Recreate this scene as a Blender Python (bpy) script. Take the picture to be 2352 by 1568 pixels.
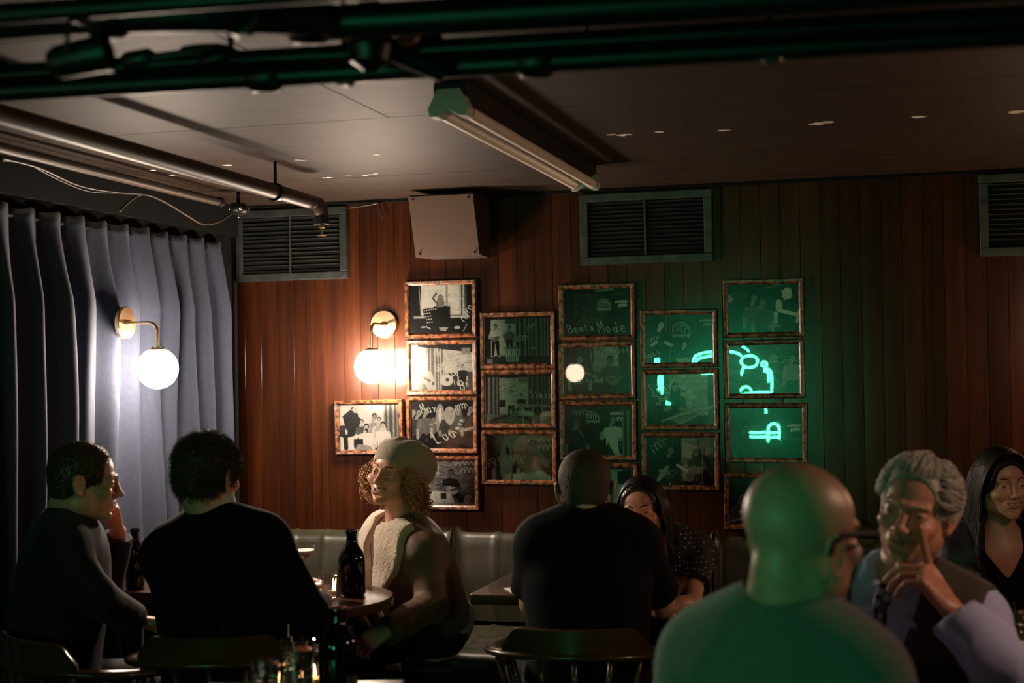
import bpy, bmesh, random, time
import numpy as np
from math import *
from mathutils import Vector, Matrix, Euler
T0 = time.time()
for _o in list(bpy.data.objects): bpy.data.objects.remove(_o)
SC = bpy.context.scene
COL = SC.collection
# ------------------------------------------------------------------ camera, world, exposure
TH = radians(15.4); PH = radians(1.15); RO = 0.015; FPX = 3267.0; CH = 1.5; D = 5.9; CZ = 2.26
F_ = np.array([-sin(TH)*cos(PH), cos(TH)*cos(PH), sin(PH)])
R0_ = np.array([cos(TH), sin(TH), 0.0]); U0_ = np.cross(R0_, F_)
R_ = R0_*cos(RO) - U0_*sin(RO); U_ = U0_*cos(RO) + R0_*sin(RO)
CAM = np.array([0, 0, CH])
cd = bpy.data.cameras.new('camera'); cam = bpy.data.objects.new('camera', cd); COL.objects.link(cam)
cam.matrix_world = Matrix(((R_[0], U_[0], -F_[0], 0), (R_[1], U_[1], -F_[1], 0), (R_[2], U_[2], -F_[2], CH), (0, 0, 0, 1)))
cd.sensor_width = 36; cd.lens = 36*FPX/2352; cd.clip_start = .02
cd.dof.use_dof = True; cd.dof.focus_distance = 5.6; cd.dof.aperture_fstop = 2.8
SC.camera = cam
w = bpy.data.worlds.new('world'); SC.world = w; w.use_nodes = True
w.node_tree.nodes['Background'].inputs[0].default_value = (.8, .75, .7, 1)
w.node_tree.nodes['Background'].inputs[1].default_value = 0.0
SC.view_settings.view_transform = 'Standard'; SC.view_settings.look = 'None'
SC.view_settings.exposure = 0.0; SC.view_settings.gamma = 1.0; SC.view_settings.use_curve_mapping = False
GLOBE_E = 250.0; NEON_E = 130.0; CANDLE_E = 25.0

def ray(px, py): return F_*FPX + R_*(px-1176) - U_*(py-784)
def on_y(px, py, Y): d = ray(px, py); return CAM + d*Y/d[1]
def on_x(px, py, X): d = ray(px, py); return CAM + d*X/d[0]
def on_z(px, py, Z): d = ray(px, py); return CAM + d*(Z-CH)/d[2]
def dep(px, py, t): return CAM + ray(px, py)*t/FPX
rng = random.Random(7)

# ------------------------------------------------------------------ materials
def nt(name):
    m = bpy.data.materials.new(name); m.use_nodes = True
    return m, m.node_tree.nodes, m.node_tree.links
def mat(name, col, rough=.5, metal=0, spec=.5, coat=0, coat_r=.1, var=0, vscale=20, bump=0, bscale=60, sheen=0, trans=0, ior=1.45, emis=None, es=0, stretch=None, sss=0, rvar=0):
    m, N, L = nt(name); b = N['Principled BSDF']
    b.inputs['Base Color'].default_value = (*col, 1); b.inputs['Roughness'].default_value = rough
    b.inputs['Metallic'].default_value = metal; b.inputs['Specular IOR Level'].default_value = spec
    b.inputs['Coat Weight'].default_value = coat; b.inputs['Coat Roughness'].default_value = coat_r
    b.inputs['Sheen Weight'].default_value = sheen; b.inputs['Transmission Weight'].default_value = trans
    b.inputs['IOR'].default_value = ior; b.inputs['Subsurface Weight'].default_value = sss
    if sss: b.inputs['Subsurface Scale'].default_value = .01
    if emis: b.inputs['Emission Color'].default_value = (*emis, 1); b.inputs['Emission Strength'].default_value = es
    if var or bump or rvar:
        tc = N.new('ShaderNodeTexCoord'); mp = N.new('ShaderNodeMapping'); L.new(tc.outputs['Object'], mp.inputs[0])
        if stretch: mp.inputs['Scale'].default_value = stretch
    if var or rvar:
        n = N.new('ShaderNodeTexNoise'); n.inputs['Scale'].default_value = vscale; n.inputs['Detail'].default_value = 6
        L.new(mp.outputs[0], n.inputs['Vector'])
        if var:
            mx = N.new('ShaderNodeMix'); mx.data_type = 'RGBA'
            mx.inputs['A'].default_value = (*[c*(1-var) for c in col], 1); mx.inputs['B'].default_value = (*[min(1, c*(1+var)) for c in col], 1)
            mr = N.new('ShaderNodeMapRange'); mr.inputs[1].default_value = .3; mr.inputs[2].default_value = .7
            L.new(n.outputs[0], mr.inputs[0]); L.new(mr.outputs[0], mx.inputs['Factor']); L.new(mx.outputs['Result'], b.inputs['Base Color'])
        if rvar:
            mr2 = N.new('ShaderNodeMapRange'); mr2.inputs[1].default_value = .3; mr2.inputs[2].default_value = .7
            mr2.inputs[3].default_value = rough-rvar; mr2.inputs[4].default_value = rough+rvar
            L.new(n.outputs[0], mr2.inputs[0]); L.new(mr2.outputs[0], b.inputs['Roughness'])
    if bump:
        n2 = N.new('ShaderNodeTexNoise'); n2.inputs['Scale'].default_value = bscale; n2.inputs['Detail'].default_value = 4
        L.new(mp.outputs[0], n2.inputs['Vector'])
        bp = N.new('ShaderNodeBump'); bp.inputs['Strength'].default_value = bump; bp.inputs['Distance'].default_value = .01
        L.new(n2.outputs[0], bp.inputs['Height']); L.new(bp.outputs[0], b.inputs['Normal'])
    return m
M = {}
M['ceiling'] = mat('ceiling_paint', (.031, .0185, .0125), .6, spec=.22, var=.25, vscale=5, bump=.12, bscale=18, stretch=(1, 3, 1))
M['bulkhead'] = mat('bulkhead_paint', (.006, .006, .006), .9, spec=.1)
M['dark_wall'] = mat('dark_wall_paint', (.006, .0055, .005), .9, spec=.1, var=.3)
M['floor'] = mat('floor_boards', (.05, .03, .02), .4, var=.4, vscale=8, stretch=(1, .1, 1))
M['curtain'] = mat('blue_curtain_velvet', (.022, .028, .05), .9, sheen=.02, var=.15, vscale=60, bump=.1, bscale=300)
M['brass'] = mat('brushed_brass', (.75, .52, .3), .22, metal=1)
M['globe'] = mat('opal_globe', (.9, .9, .9), .3, emis=(1, .8, .62), es=GLOBE_E)
M['pendant'] = mat('opal_pendant', (.9, .9, .9), .3, emis=(1, .62, .4), es=60)
M['globe_side'] = mat('opal_globe_warm', (.9, .9, .9), .3, emis=(1, .58, .34), es=85)
M['globe_dim'] = mat('opal_globe_dimmed', (.9, .9, .9), .3, emis=(1, .74, .52), es=GLOBE_E*.11)
M['black_metal'] = mat('black_pipe_paint', (.006, .006, .006), .4, spec=.35)
M['grey_pipe'] = mat('brown_painted_pipe', (.05, .031, .022), .5, spec=.35)
M['vent'] = mat('green_grey_metal', (.028, .032, .03), .42, metal=.2, var=.45, vscale=14, bump=.2, bscale=25)
M['vent_slat'] = mat('vent_slat_metal', (.02, .022, .02), .45, metal=.3)
M['void'] = mat('vent_void', (.004, .004, .004), .9)
M['speaker'] = mat('tan_speaker_cloth', (.085, .043, .026), .75, bump=.1, bscale=400)
M['speaker_box'] = mat('speaker_cabinet', (.035, .022, .018), .5)
M['tube'] = mat('unlit_tube', (.85, .74, .64), .4)
M['fixture'] = mat('fixture_enamel', (.5, .52, .48), .4)
M['fixture_body'] = mat('fixture_tray', (.012, .011, .01), .5)
M['leather'] = mat('green_leather', (.032, .03, .016), .36, var=.15, vscale=12, bump=.08, bscale=220, rvar=.06)
M['leather_pipe'] = mat('leather_piping', (.05, .055, .04), .35)
M['table'] = mat('table_wood', (.07, .03, .014), .3, var=.45, vscale=12, stretch=(1, .08, 1), coat=.3)
M['table_edge'] = mat('table_edge_wood', (.06, .03, .018), .4, var=.3)
M['iron'] = mat('cast_iron', (.012, .012, .012), .5)
M['chair'] = mat('chair_bentwood', (.075, .031, .012), .28, var=.35, vscale=10, coat=.4, stretch=(.3, .3, 1))
M['chair_green'] = mat('chair_dark_wood', (.035, .03, .02), .3, coat=.3)
M['bottle'] = mat('dark_amber_bottle', (.004, .002, .001), .04, spec=.6)
M['glass'] = mat('drink_glass', (1, 1, 1), .02, trans=1, ior=1.45)
M['water'] = mat('water', (.95, .97, .95), 0, trans=1, ior=1.33)
M['cocktail'] = mat('cocktail_liquid', (.62, .33, .16), .3)
M['foam'] = mat('cocktail_foam', (.8, .7, .6), .6)
M['candle'] = mat('candle_wax', (.9, .7, .5), .5)
M['flame'] = mat('candle_flame', (1, .7, .3), .5, emis=(1, .5, .18), es=CANDLE_E*10)
M['paper'] = mat('paper', (.7, .66, .6), .7)
M['hose'] = mat('cable_rubber', (.02, .018, .016), .35)
M['chrome'] = mat('chrome', (.6, .58, .55), .12, metal=1)
M['neon'] = mat('neon_tube', (.1, 1, .5), .4, emis=(.08, 1, .42), es=NEON_E)
M['neon_panel'] = mat('neon_backboard', (.01, .02, .015), .5)
M['lime'] = mat('lime_slice', (.35, .45, .12), .5)
M['ice'] = mat('ice', (1, 1, 1), .08, trans=1, ior=1.31)

def wood_wall_mat():
    m, N, L = nt('varnished_planks'); b = N['Principled BSDF']
    tc = N.new('ShaderNodeTexCoord'); sp = N.new('ShaderNodeSeparateXYZ'); L.new(tc.outputs['Object'], sp.inputs[0])
    dv = N.new('ShaderNodeMath'); dv.operation = 'DIVIDE'; dv.inputs[1].default_value = .08; L.new(sp.outputs[0], dv.inputs[0])
    fl = N.new('ShaderNodeMath'); fl.operation = 'FLOOR'; L.new(dv.outputs[0], fl.inputs[0])
    wn = N.new('ShaderNodeTexWhiteNoise'); wn.noise_dimensions = '1D'; L.new(fl.outputs[0], wn.inputs['W'])
    mp = N.new('ShaderNodeMapping'); mp.inputs['Scale'].default_value = (30, 30, 1.2); L.new(tc.outputs['Object'], mp.inputs[0])
    cx = N.new('ShaderNodeCombineXYZ'); L.new(wn.outputs[0], cx.inputs[2])
    ad = N.new('ShaderNodeVectorMath'); ad.operation = 'MULTIPLY_ADD'; ad.inputs[1].default_value = (1, 1, 1)
    L.new(mp.outputs[0], ad.inputs[0]); sc = N.new('ShaderNodeVectorMath'); sc.operation = 'SCALE'; sc.inputs['Scale'].default_value = 40
    L.new(cx.outputs[0], sc.inputs[0]); L.new(sc.outputs[0], ad.inputs[2])
    n = N.new('ShaderNodeTexNoise'); n.inputs['Scale'].default_value = 1; n.inputs['Detail'].default_value = 8; n.inputs['Roughness'].default_value = .65
    L.new(ad.outputs[0], n.inputs['Vector'])
    cr = N.new('ShaderNodeValToRGB'); e = cr.color_ramp.elements
    e[0].position = .3; e[0].color = (.014, .0032, .0008, 1); e[1].position = .72; e[1].color = (.056, .0138, .0032, 1)
    L.new(n.outputs[0], cr.inputs[0])
    hv = N.new('ShaderNodeHueSaturation'); mr = N.new('ShaderNodeMapRange'); mr.inputs[3].default_value = .7; mr.inputs[4].default_value = 1.25
    L.new(wn.outputs[0], mr.inputs[0]); L.new(mr.outputs[0], hv.inputs['Value']); L.new(cr.outputs[0], hv.inputs['Color'])
    L.new(hv.outputs[0], b.inputs['Base Color'])
    b.inputs['Roughness'].default_value = .5; b.inputs['Specular IOR Level'].default_value = .04; b.inputs['Coat Weight'].default_value = .4; b.inputs['Coat Roughness'].default_value = .2
    bp = N.new('ShaderNodeBump'); bp.inputs['Strength'].default_value = .15; bp.inputs['Distance'].default_value = .004
    L.new(n.outputs[0], bp.inputs['Height']); L.new(bp.outputs[0], b.inputs['Normal'])
    return m
M['planks'] = wood_wall_mat()

def frame_mat():
    m, N, L = nt('distressed_frame_wood'); b = N['Principled BSDF']
    tc = N.new('ShaderNodeTexCoord')
    n = N.new('ShaderNodeTexNoise'); n.inputs['Scale'].default_value = 55; n.inputs['Detail'].default_value = 5; L.new(tc.outputs['Object'], n.inputs['Vector'])
    cr = N.new('ShaderNodeValToRGB'); e = cr.color_ramp.elements
    e[0].position = .42; e[0].color = (.022, .008, .0035, 1); e[1].position = .6; e[1].color = (.17, .056, .017, 1)
    L.new(n.outputs[0], cr.inputs[0]); L.new(cr.outputs[0], b.inputs['Base Color'])
    b.inputs['Roughness'].default_value = .3
    bp = N.new('ShaderNodeBump'); bp.inputs['Strength'].default_value = .5; bp.inputs['Distance'].default_value = .004
    L.new(n.outputs[0], bp.inputs['Height']); L.new(bp.outputs[0], b.inputs['Normal'])
    return m
M['frame'] = frame_mat()

def pane_mat():
    m, N, L = nt('dusty_picture_glass'); out = N['Material Output']; N.remove(N['Principled BSDF'])
    tr = N.new('ShaderNodeBsdfTransparent'); g = N.new('ShaderNodeBsdfGlossy'); g.inputs['Roughness'].default_value = 0
    h = N.new('ShaderNodeBsdfGlossy'); h.inputs['Roughness'].default_value = .2
    fr = N.new('ShaderNodeFresnel'); fr.inputs[0].default_value = 1.6
    m1 = N.new('ShaderNodeMixShader'); m2 = N.new('ShaderNodeMixShader')
    m2.inputs[0].default_value = .02
    tc = N.new('ShaderNodeTexCoord'); n = N.new('ShaderNodeTexNoise'); n.inputs['Scale'].default_value = 9; n.inputs['Detail'].default_value = 4
    L.new(tc.outputs['Object'], n.inputs['Vector']); mr = N.new('ShaderNodeMapRange'); mr.inputs[3].default_value = .012; mr.inputs[4].default_value = .045
    L.new(n.outputs[0], mr.inputs[0]); L.new(mr.outputs[0], m2.inputs[0])
    L.new(fr.outputs[0], m1.inputs[0]); L.new(tr.outputs[0], m1.inputs[1]); L.new(g.outputs[0], m1.inputs[2])
    L.new(m1.outputs[0], m2.inputs[1]); L.new(h.outputs[0], m2.inputs[2]); L.new(m2.outputs[0], out.inputs[0])
    return m
M['pane'] = pane_mat()

def print_mat():
    m, N, L = nt('monochrome_print'); b = N['Principled BSDF']
    a = N.new('ShaderNodeAttribute'); a.attribute_name = 'ink'; L.new(a.outputs['Color'], b.inputs['Base Color'])
    b.inputs['Roughness'].default_value = .6; b.inputs['Specular IOR Level'].default_value = .08
    return m
M['print'] = print_mat()

# ------------------------------------------------------------------ object helpers
def obj(name, me, m=None, parent=None, loc=None):
    if isinstance(me, bmesh.types.BMesh):
        bm = me; me = bpy.data.meshes.new(name); bm.to_mesh(me); bm.free()
    o = bpy.data.objects.new(name, me); COL.objects.link(o)
    if m is not None:
        ms = m if isinstance(m, (list, tuple)) else [m]
        for k in ms: me.materials.append(M[k] if isinstance(k, str) else k)
    if parent is not None:
        o.parent = parent
        if loc is None:
            s = Vector((0, 0, 0)); q = parent
            while q is not None: s += q.location; q = q.parent
            o.location = -s; o.matrix_parent_inverse = Matrix()
    if loc is not None: o.location = loc
    return o
# children hold world-space meshes, offset by the root's location (roots are unrotated unless stated)
def tag(o, label=None, cat=None, group=None, kind=None):
    if label: o['label'] = label
    if cat: o['category'] = cat
    if group: o['group'] = group
    if kind: o['kind'] = kind
    return o
def thing(name, label, cat, loc, group=None):
    o = bpy.data.objects.new(name, None); COL.objects.link(o); o.location = Vector(loc); o.empty_display_size = .05
    return tag(o, label, cat, group)
def struct(name, bm, m, parent=None):
    o = obj(name, bm, m, parent)
    if parent is None: o['kind'] = 'structure'
    return o
def smooth(o, angle=None):
    for p in o.data.polygons: p.use_smooth = True
    if angle:
        try: o.data.set_sharp_from_angle(angle=radians(angle))
        except Exception: pass
    return o
def box(bm, x0, x1, y0, y1, z0, z1, bev=0, mt=None):
    r = bmesh.ops.create_cube(bm, size=1)['verts']
    bmesh.ops.scale(bm, verts=r, vec=(x1-x0, y1-y0, z1-z0)); bmesh.ops.translate(bm, verts=r, vec=((x0+x1)/2, (y0+y1)/2, (z0+z1)/2))
    if mt is not None: bmesh.ops.transform(bm, verts=r, matrix=mt)
    if bev:
        es = list({e for v in r for e in v.link_edges})
        bmesh.ops.bevel(bm, geom=es, offset=bev, segments=3, profile=.6, affect='EDGES')
    return bm
def BX(*a, **k): return box(bmesh.new(), *a, **k)
def tube(bm, pts, r, seg=12, caps=True, flat=None, up=None):
    """sweep; r float or list; flat=(a,b) elliptical scale along frame axes"""
    pts = [Vector(p) for p in pts]; n = len(pts)
    rs = r if isinstance(r, (list, tuple, np.ndarray)) else [r]*n
    rings = []; prev = None
    for i in range(n):
        t = (pts[min(i+1, n-1)] - pts[max(i-1, 0)])
        if t.length < 1e-9: t = Vector((0, 0, 1))
        t.normalize()
        if up is not None: u = Vector(up)
        elif prev is None: u = Vector((0, 0, 1)) if abs(t.z) < .9 else Vector((1, 0, 0))
        else: u = prev
        u = (u - t*u.dot(t))
        if u.length < 1e-6: u = t.orthogonal()
        u.normalize(); v = t.cross(u); prev = u
        fa, fb = flat if flat else (1, 1)
        rings.append([bm.verts.new(pts[i] + (u*cos(2*pi*k/seg)*fa + v*sin(2*pi*k/seg)*fb)*rs[i]) for k in range(seg)])
    for i in range(n-1):
        for k in range(seg):
            bm.faces.new((rings[i][k], rings[i][(k+1) % seg], rings[i+1][(k+1) % seg], rings[i+1][k]))
    if caps:
        bm.faces.new(rings[0][::-1]); bm.faces.new(rings[-1])
    return bm
def TB(*a, **k): return tube(bmesh.new(), *a, **k)
def lathe(bm, prof, c=(0, 0, 0), seg=32, mt=None, cap=False):
    rings = []
    for r, z in prof:
        rings.append([Vector((c[0]+r*cos(2*pi*k/seg), c[1]+r*sin(2*pi*k/seg), c[2]+z)) for k in range(seg)])
    if mt is not None: rings = [[mt @ (v-Vector(c)) + Vector(c) for v in rg] for rg in rings]
    rv = [[bm.verts.new(v) for v in rg] for rg in rings]
    for i in range(len(rv)-1):
        for k in range(seg): bm.faces.new((rv[i][k], rv[i][(k+1) % seg], rv[i+1][(k+1) % seg], rv[i+1][k]))
    if cap: bm.faces.new(rv[0][::-1]); bm.faces.new(rv[-1])
    return bm
def LT(*a, **k): return lathe(bmesh.new(), *a, **k)
def bez(ps, n=24):
    """catmull-rom through points"""
    P = [Vector(p) for p in ps]; P = [P[0]*2-P[1]] + P + [P[-1]*2-P[-2]]; out = []
    segs = len(P)-3
    for s in range(segs):
        a, b, c, d = P[s:s+4]; m = max(2, n//segs)
        for i in range(m):
            t = i/m
            out.append(.5*((2*b)+(c-a)*t+(2*a-5*b+4*c-d)*t*t+(3*b-a-3*c+d)*t*t*t))
    out.append(P[-2].copy()); return out
def V(p): return Vector([float(q) for q in p])
# ------------------------------------------------------------------ the room
XL, XR, YB = -2.93, 2.15, -1.9
def plank_wall():
    """tongue-and-groove planks, each slightly crowned and set a hair out of true"""
    bm = bmesh.new(); P = .08; rr = random.Random(11)
    def strip(pts, sm):
        lo = [bm.verts.new((x, y, 0)) for x, y in pts]; hi = [bm.verts.new((x, y, CZ+.05)) for x, y in pts]
        for i in range(len(pts)-1): bm.faces.new((lo[i], lo[i+1], hi[i+1], hi[i])).smooth = sm
    for k in range(floor((XL-.1)/P), ceil((XR+.1)/P)):
        a = k*P; tl = rr.uniform(-.0002, .0002); crown = rr.uniform(.0, .0003)
        pl = [(a+.0015+(P-.003)*u, D-crown*4*u*(1-u)+tl*(u-.5)*2) for u in [i/8 for i in range(9)]]
        strip(pl, True); strip([pl[-1], (a+P-.0003, D+.0016), (a+P-.0003, D+.004), (a+P+.0003, D+.004), (a+P+.0003, D+.0016), (a+P+.0015, D)], False)
    return bm
struct('wall_back', plank_wall(), 'planks')
struct('wall_left', BX(XL-.1, XL, YB, D+.1, 0, CZ+.1), 'dark_wall')
struct('wall_right', BX(XR, XR+.1, YB, D+.1, 0, CZ+.1), 'dark_wall')
struct('wall_front', BX(XL-.1, XR+.1, YB-.1, YB, 0, CZ+.1), 'dark_wall')
struct('neon_light_blocker', BX(XL-.02, -1.28, -.42, -.34, 0, 1.18), 'dark_wall')  # unseen half-height block, added to keep the neon's light off the left-hand figures
struct('floor', BX(XL-.1, XR+.1, YB-.1, D+.1, -.1, 0), 'floor')
# ceiling of painted boards with open joints
def ceil_mat():
    m = M['ceiling']; N = m.node_tree.nodes; L = m.node_tree.links; b = N['Principled BSDF']
    # dark mottled stains and white chips where paint has flaked
    tc = N.new('ShaderNodeTexCoord'); n = N.new('ShaderNodeTexNoise'); n.inputs['Scale'].default_value = 2.6; n.inputs['Detail'].default_value = 9; n.inputs['Roughness'].default_value = .7
    L.new(tc.outputs['Object'], n.inputs['Vector']); mr = N.new('ShaderNodeMapRange'); mr.inputs[1].default_value = .62; mr.inputs[2].default_value = .7; mr.inputs[3].default_value = 0; mr.inputs[4].default_value = .6
    L.new(n.outputs[0], mr.inputs[0])
    old = b.inputs['Base Color'].links[0].from_socket
    mx = N.new('ShaderNodeMix'); mx.data_type = 'RGBA'; mx.inputs['B'].default_value = (.03, .025, .02, 1)
    L.new(mr.outputs[0], mx.inputs['Factor']); L.new(old, mx.inputs['A']); L.new(mx.outputs['Result'], b.inputs['Base Color'])
ceil_mat()
bm = bmesh.new(); g = .005
ys = [YB-.1, .4, 1.6, 2.8, 3.99, 5.18, D+.1]
for j in range(len(ys)-1):
    xo = -1.49 if j % 2 == 0 else -.29
    xs = [x for x in [xo-2.4, xo, xo+2.4, xo+4.8] if XL < x < XR]; xs = [XL-.1]+xs+[XR+.1]
    if j == 4: xs = [XL-.1, XR+.1]
    if j != 3 and j != 2: xs = [XL-.1, XR+.1]
    else: xs = [XL-.1, -1.47, XR+.1]
    for i in range(len(xs)-1): box(bm, xs[i]+g/2, xs[i+1]-g/2, ys[j]+g/2, ys[j+1]-g/2, CZ, CZ+.02)
ce = struct('ceiling', bm, 'ceiling')
struct('trim_1', BX(XL-.1, XR+.1, YB-.1, D+.1, CZ+.03, CZ+.08), 'void')
# flaked-paint chips: thin irregular flakes showing pale plaster
M['chip'] = mat('pale_flaked_plaster', (.85, .76, .66), .8)
bm = bmesh.new(); r2 = random.Random(3)
def chip(px, py, wpx, n=1):
    for q in range(n):
        c = on_z(px+q*wpx*.9, py-q*2, CZ-.0015); rr = wpx/3267*4.6/2*1.35
        vs = [bm.verts.new((c[0]+rr*cos(a)*r2.uniform(.6, 1.25), c[1]+rr*.9*sin(a)*r2.uniform(.35, 1.2), CZ-.0015)) for a in [2*pi*k/11 for k in range(11)]]
        f = bm.faces.new(vs[::-1])
for a in [(352, 391, 16), (395, 402, 16), (523, 379, 20), (692, 368, 26), (865, 355, 16), (752, 408, 22), (800, 404, 18, 1), (838, 403, 14, 3), (1405, 309, 18, 1), (1432, 310, 30), (1515, 303, 20), (1662, 299, 20), (1880, 284, 30), (1900, 281, 28), (2108, 269, 26), (2338, 257, 34)]: chip(*a)
ob = struct('trim_2', bm, 'chip')
# dark bulkhead over the curtain
struct('trim_3', BX(XL-.02, XL+.035, YB, D+.02, 2.12, CZ+.01), 'bulkhead')
struct('trim_4', BX(XL, XR, D-.028, D+.01, CZ-.014, CZ+.01, bev=.003), 'bulkhead')
struct('trim_5', BX(XL-.02, XL+.012, D-.03, D+.01, 0, CZ), 'bulkhead')

# curtain
def curtain(y0, y1, xw, z0, z1, pitch):
    nu = int((y1-y0)/.0075); nv = 60; bm = bmesh.new(); g = []
    for i in range(nu+1):
        y = y0+(y1-y0)*i/nu; row = []
        ph = (y-y0)/pitch
        k = floor(ph); f = ph-k; h1 = ((k*7919) % 97)/97; h2 = ((k*104729) % 89)/89
        for j in range(nv+1):
            v = j/nv; z = z1-(z1-z0)*v
            # heading: flat tape with small pinched tucks; below: deep soft folds
            head = exp(-((z1-z)/.09)**2)
            open_ = min(1, (z1-z)/.32)
            fold = .5-.5*cos(2*pi*(f)); fold = fold**(.6+.35*h1)
            deep = (.066+.024*h2)*(0.22+.78*open_)
            wob = .008*sin(5*z+h1*9+ph*1.7)*open_
            x = xw + .012 + deep*fold + wob + .012*open_*sin(2*pi*f*2+h2*6)*(.4+.6*v)
            tuck = exp(-((f-.03)/.05)**2)+exp(-((f-1.03)/.05)**2)
            x -= .02*tuck*head
            yy = y + .012*sin(3*z+k*2.1)*open_*sin(pi*f)
            zz = z - (.006*sin(2*pi*f)+.006*h1)*head
            row.append(bm.verts.new((x, yy, zz)))
        g.append(row)
    for i in range(nu):
        for j in range(nv): bm.faces.new((g[i][j], g[i+1][j], g[i+1][j+1], g[i][j+1]))
    return bm
ct = thing('curtain', 'floor length blue velvet curtain hanging in pleats along the left wall', 'curtain', (-2.87, 4.0, 0))
o = smooth(obj('drape', curtain(.3, 5.72, -2.92, .03, 2.085, .155), 'curtain', ct)); md = o.modifiers.new('s', 'SOLIDIFY'); md.thickness = .004
smooth(obj('rail', TB([(-2.91, .28, 2.05), (-2.91, 5.75, 2.05)], .009), 'black_metal', ct))

# ------------------------------------------------------------------ ventilation grilles
def vent(px0, py0, px1, py1, label, broken=None):
    a = on_y(px0, py0, D); b = on_y(px1, py1, D); x0, z1, x1, z0 = a[0], a[2], b[0], b[2]
    t = thing('ventilation_grille', label, 'vent', ((x0+x1)/2, D-.02, z0), 'ventilation grilles under the ceiling'); fw = .034
    bm = bmesh.new(); q = D-.03
    for (u, v, c, d_) in ((x0, x1, z0, z0+fw), (x0, x1, z1-fw, z1), (x0, x0+fw, z0+fw, z1-fw), (x1-fw, x1, z0+fw, z1-fw)): box(bm, u, v, q, D-.001, c, d_, bev=.004)
    obj('frame', bm, 'vent', t); obj('backing', BX(x0+.01, x1-.01, D-.004, D-.001, z0+.01, z1-.01), 'void', t)
    obj('mullion', BX((x0+x1)/2-.006, (x0+x1)/2+.002, q+.004, q+.01, z0+fw, z1-fw), 'vent', t)
    n = 13
    for k in range(n):
        z = z0+fw+(z1-z0-2*fw)*(k+.5)/n
        dz = 0 if broken is None else broken.uniform(-.003, .003)
        Mx = Matrix.Translation((0, q+.013, z+dz)) @ Euler((radians(-38), 0, 0)).to_matrix().to_4x4()
        obj('slat', BX(x0+fw, x1-fw, -.007, .007, -.001, .001, mt=Mx), 'vent_slat', t)
vent(546, 487, 802, 640, 'pale metal ventilation grille at left, above the first wall lamp beside the curtain', random.Random(1))
vent(1334, 449, 1639, 600, 'dark ventilation grille in the middle of the wall, right of the boxy speaker')
vent(2247, 403, 2556, 580, 'ventilation grille at the far right end of the wall, cut by the picture edge')

# ------------------------------------------------------------------ wall speaker (tilted down)
def speaker():
    a = on_y(925, 447, 5.62); bl = on_y(965, 590, 5.70); tr = on_y(1080, 445, 5.62); br = on_y(1112, 585, 5.70)
    t = thing('wall_speaker', 'boxy wall speaker with tan front, tilted down under the ceiling above the framed photographs', 'speaker', ((a[0]+tr[0])/2, D-.1, bl[2]))
    x0 = (a[0]+bl[0])/2; x1 = (tr[0]+br[0])/2; zt = (a[2]+tr[2])/2; zb = (bl[2]+br[2])/2
    bm = bmesh.new()
    f = [(x0, 5.62, zt), (x1, 5.62, zt), (x1, 5.71, zb), (x0, 5.71, zb)]; bk = [(x0+.03, D-.02, zt), (x1-.01, D-.02, zt), (x1-.01, D-.02, zb+.0), (x0+.03, D-.02, zb)]
    vf = [bm.verts.new(v) for v in f]; vb = [bm.verts.new(v) for v in bk]
    bm.faces.new(vf[::-1]); bm.faces.new(vb)
    for i in range(4): bm.faces.new((vf[i], vf[(i+1) % 4], vb[(i+1) % 4], vb[i]))
    bmesh.ops.recalc_face_normals(bm, faces=bm.faces)
    obj('cabinet', bm, 'speaker_box', t)
    bm = bmesh.new(); n = Vector((0, -(zt-zb), -.09)).normalized()
    ins = lambda u, v, d: V(f[0])*(1-u)*(1-v)+V(f[1])*u*(1-v)+V(f[3])*(1-u)*v+V(f[2])*u*v + n*d
    e = .012
    vf = [bm.verts.new(ins(u, v, .01)) for u, v in ((e, e), (1-e, e), (1-e, 1-e), (e, 1-e))]; vb = [bm.verts.new(ins(u, v, -.002)) for u, v in ((e, e), (1-e, e), (1-e, 1-e), (e, 1-e))]
    bm.faces.new(vf[::-1])
    for i in range(4): bm.faces.new((vf[i], vf[(i+1) % 4], vb[(i+1) % 4], vb[i]))
    bmesh.ops.recalc_face_normals(bm, faces=bm.faces)
    obj('front_cloth', bm, 'speaker', t)
    for u, v in ((.08, .06), (.92, .06), (.08, .94), (.92, .94)):
        c = ins(u, v, .012); bm = bmesh.new(); bmesh.ops.create_icosphere(bm, subdivisions=2, radius=.005, matrix=Matrix.Translation(c)); obj('screw', bm, 'black_metal', t)
    obj('bracket', BX((x0+x1)/2-.03, (x0+x1)/2+.03, D-.03, D-.001, zt-.1, zt-.02), 'black_metal', t)
speaker()

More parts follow.
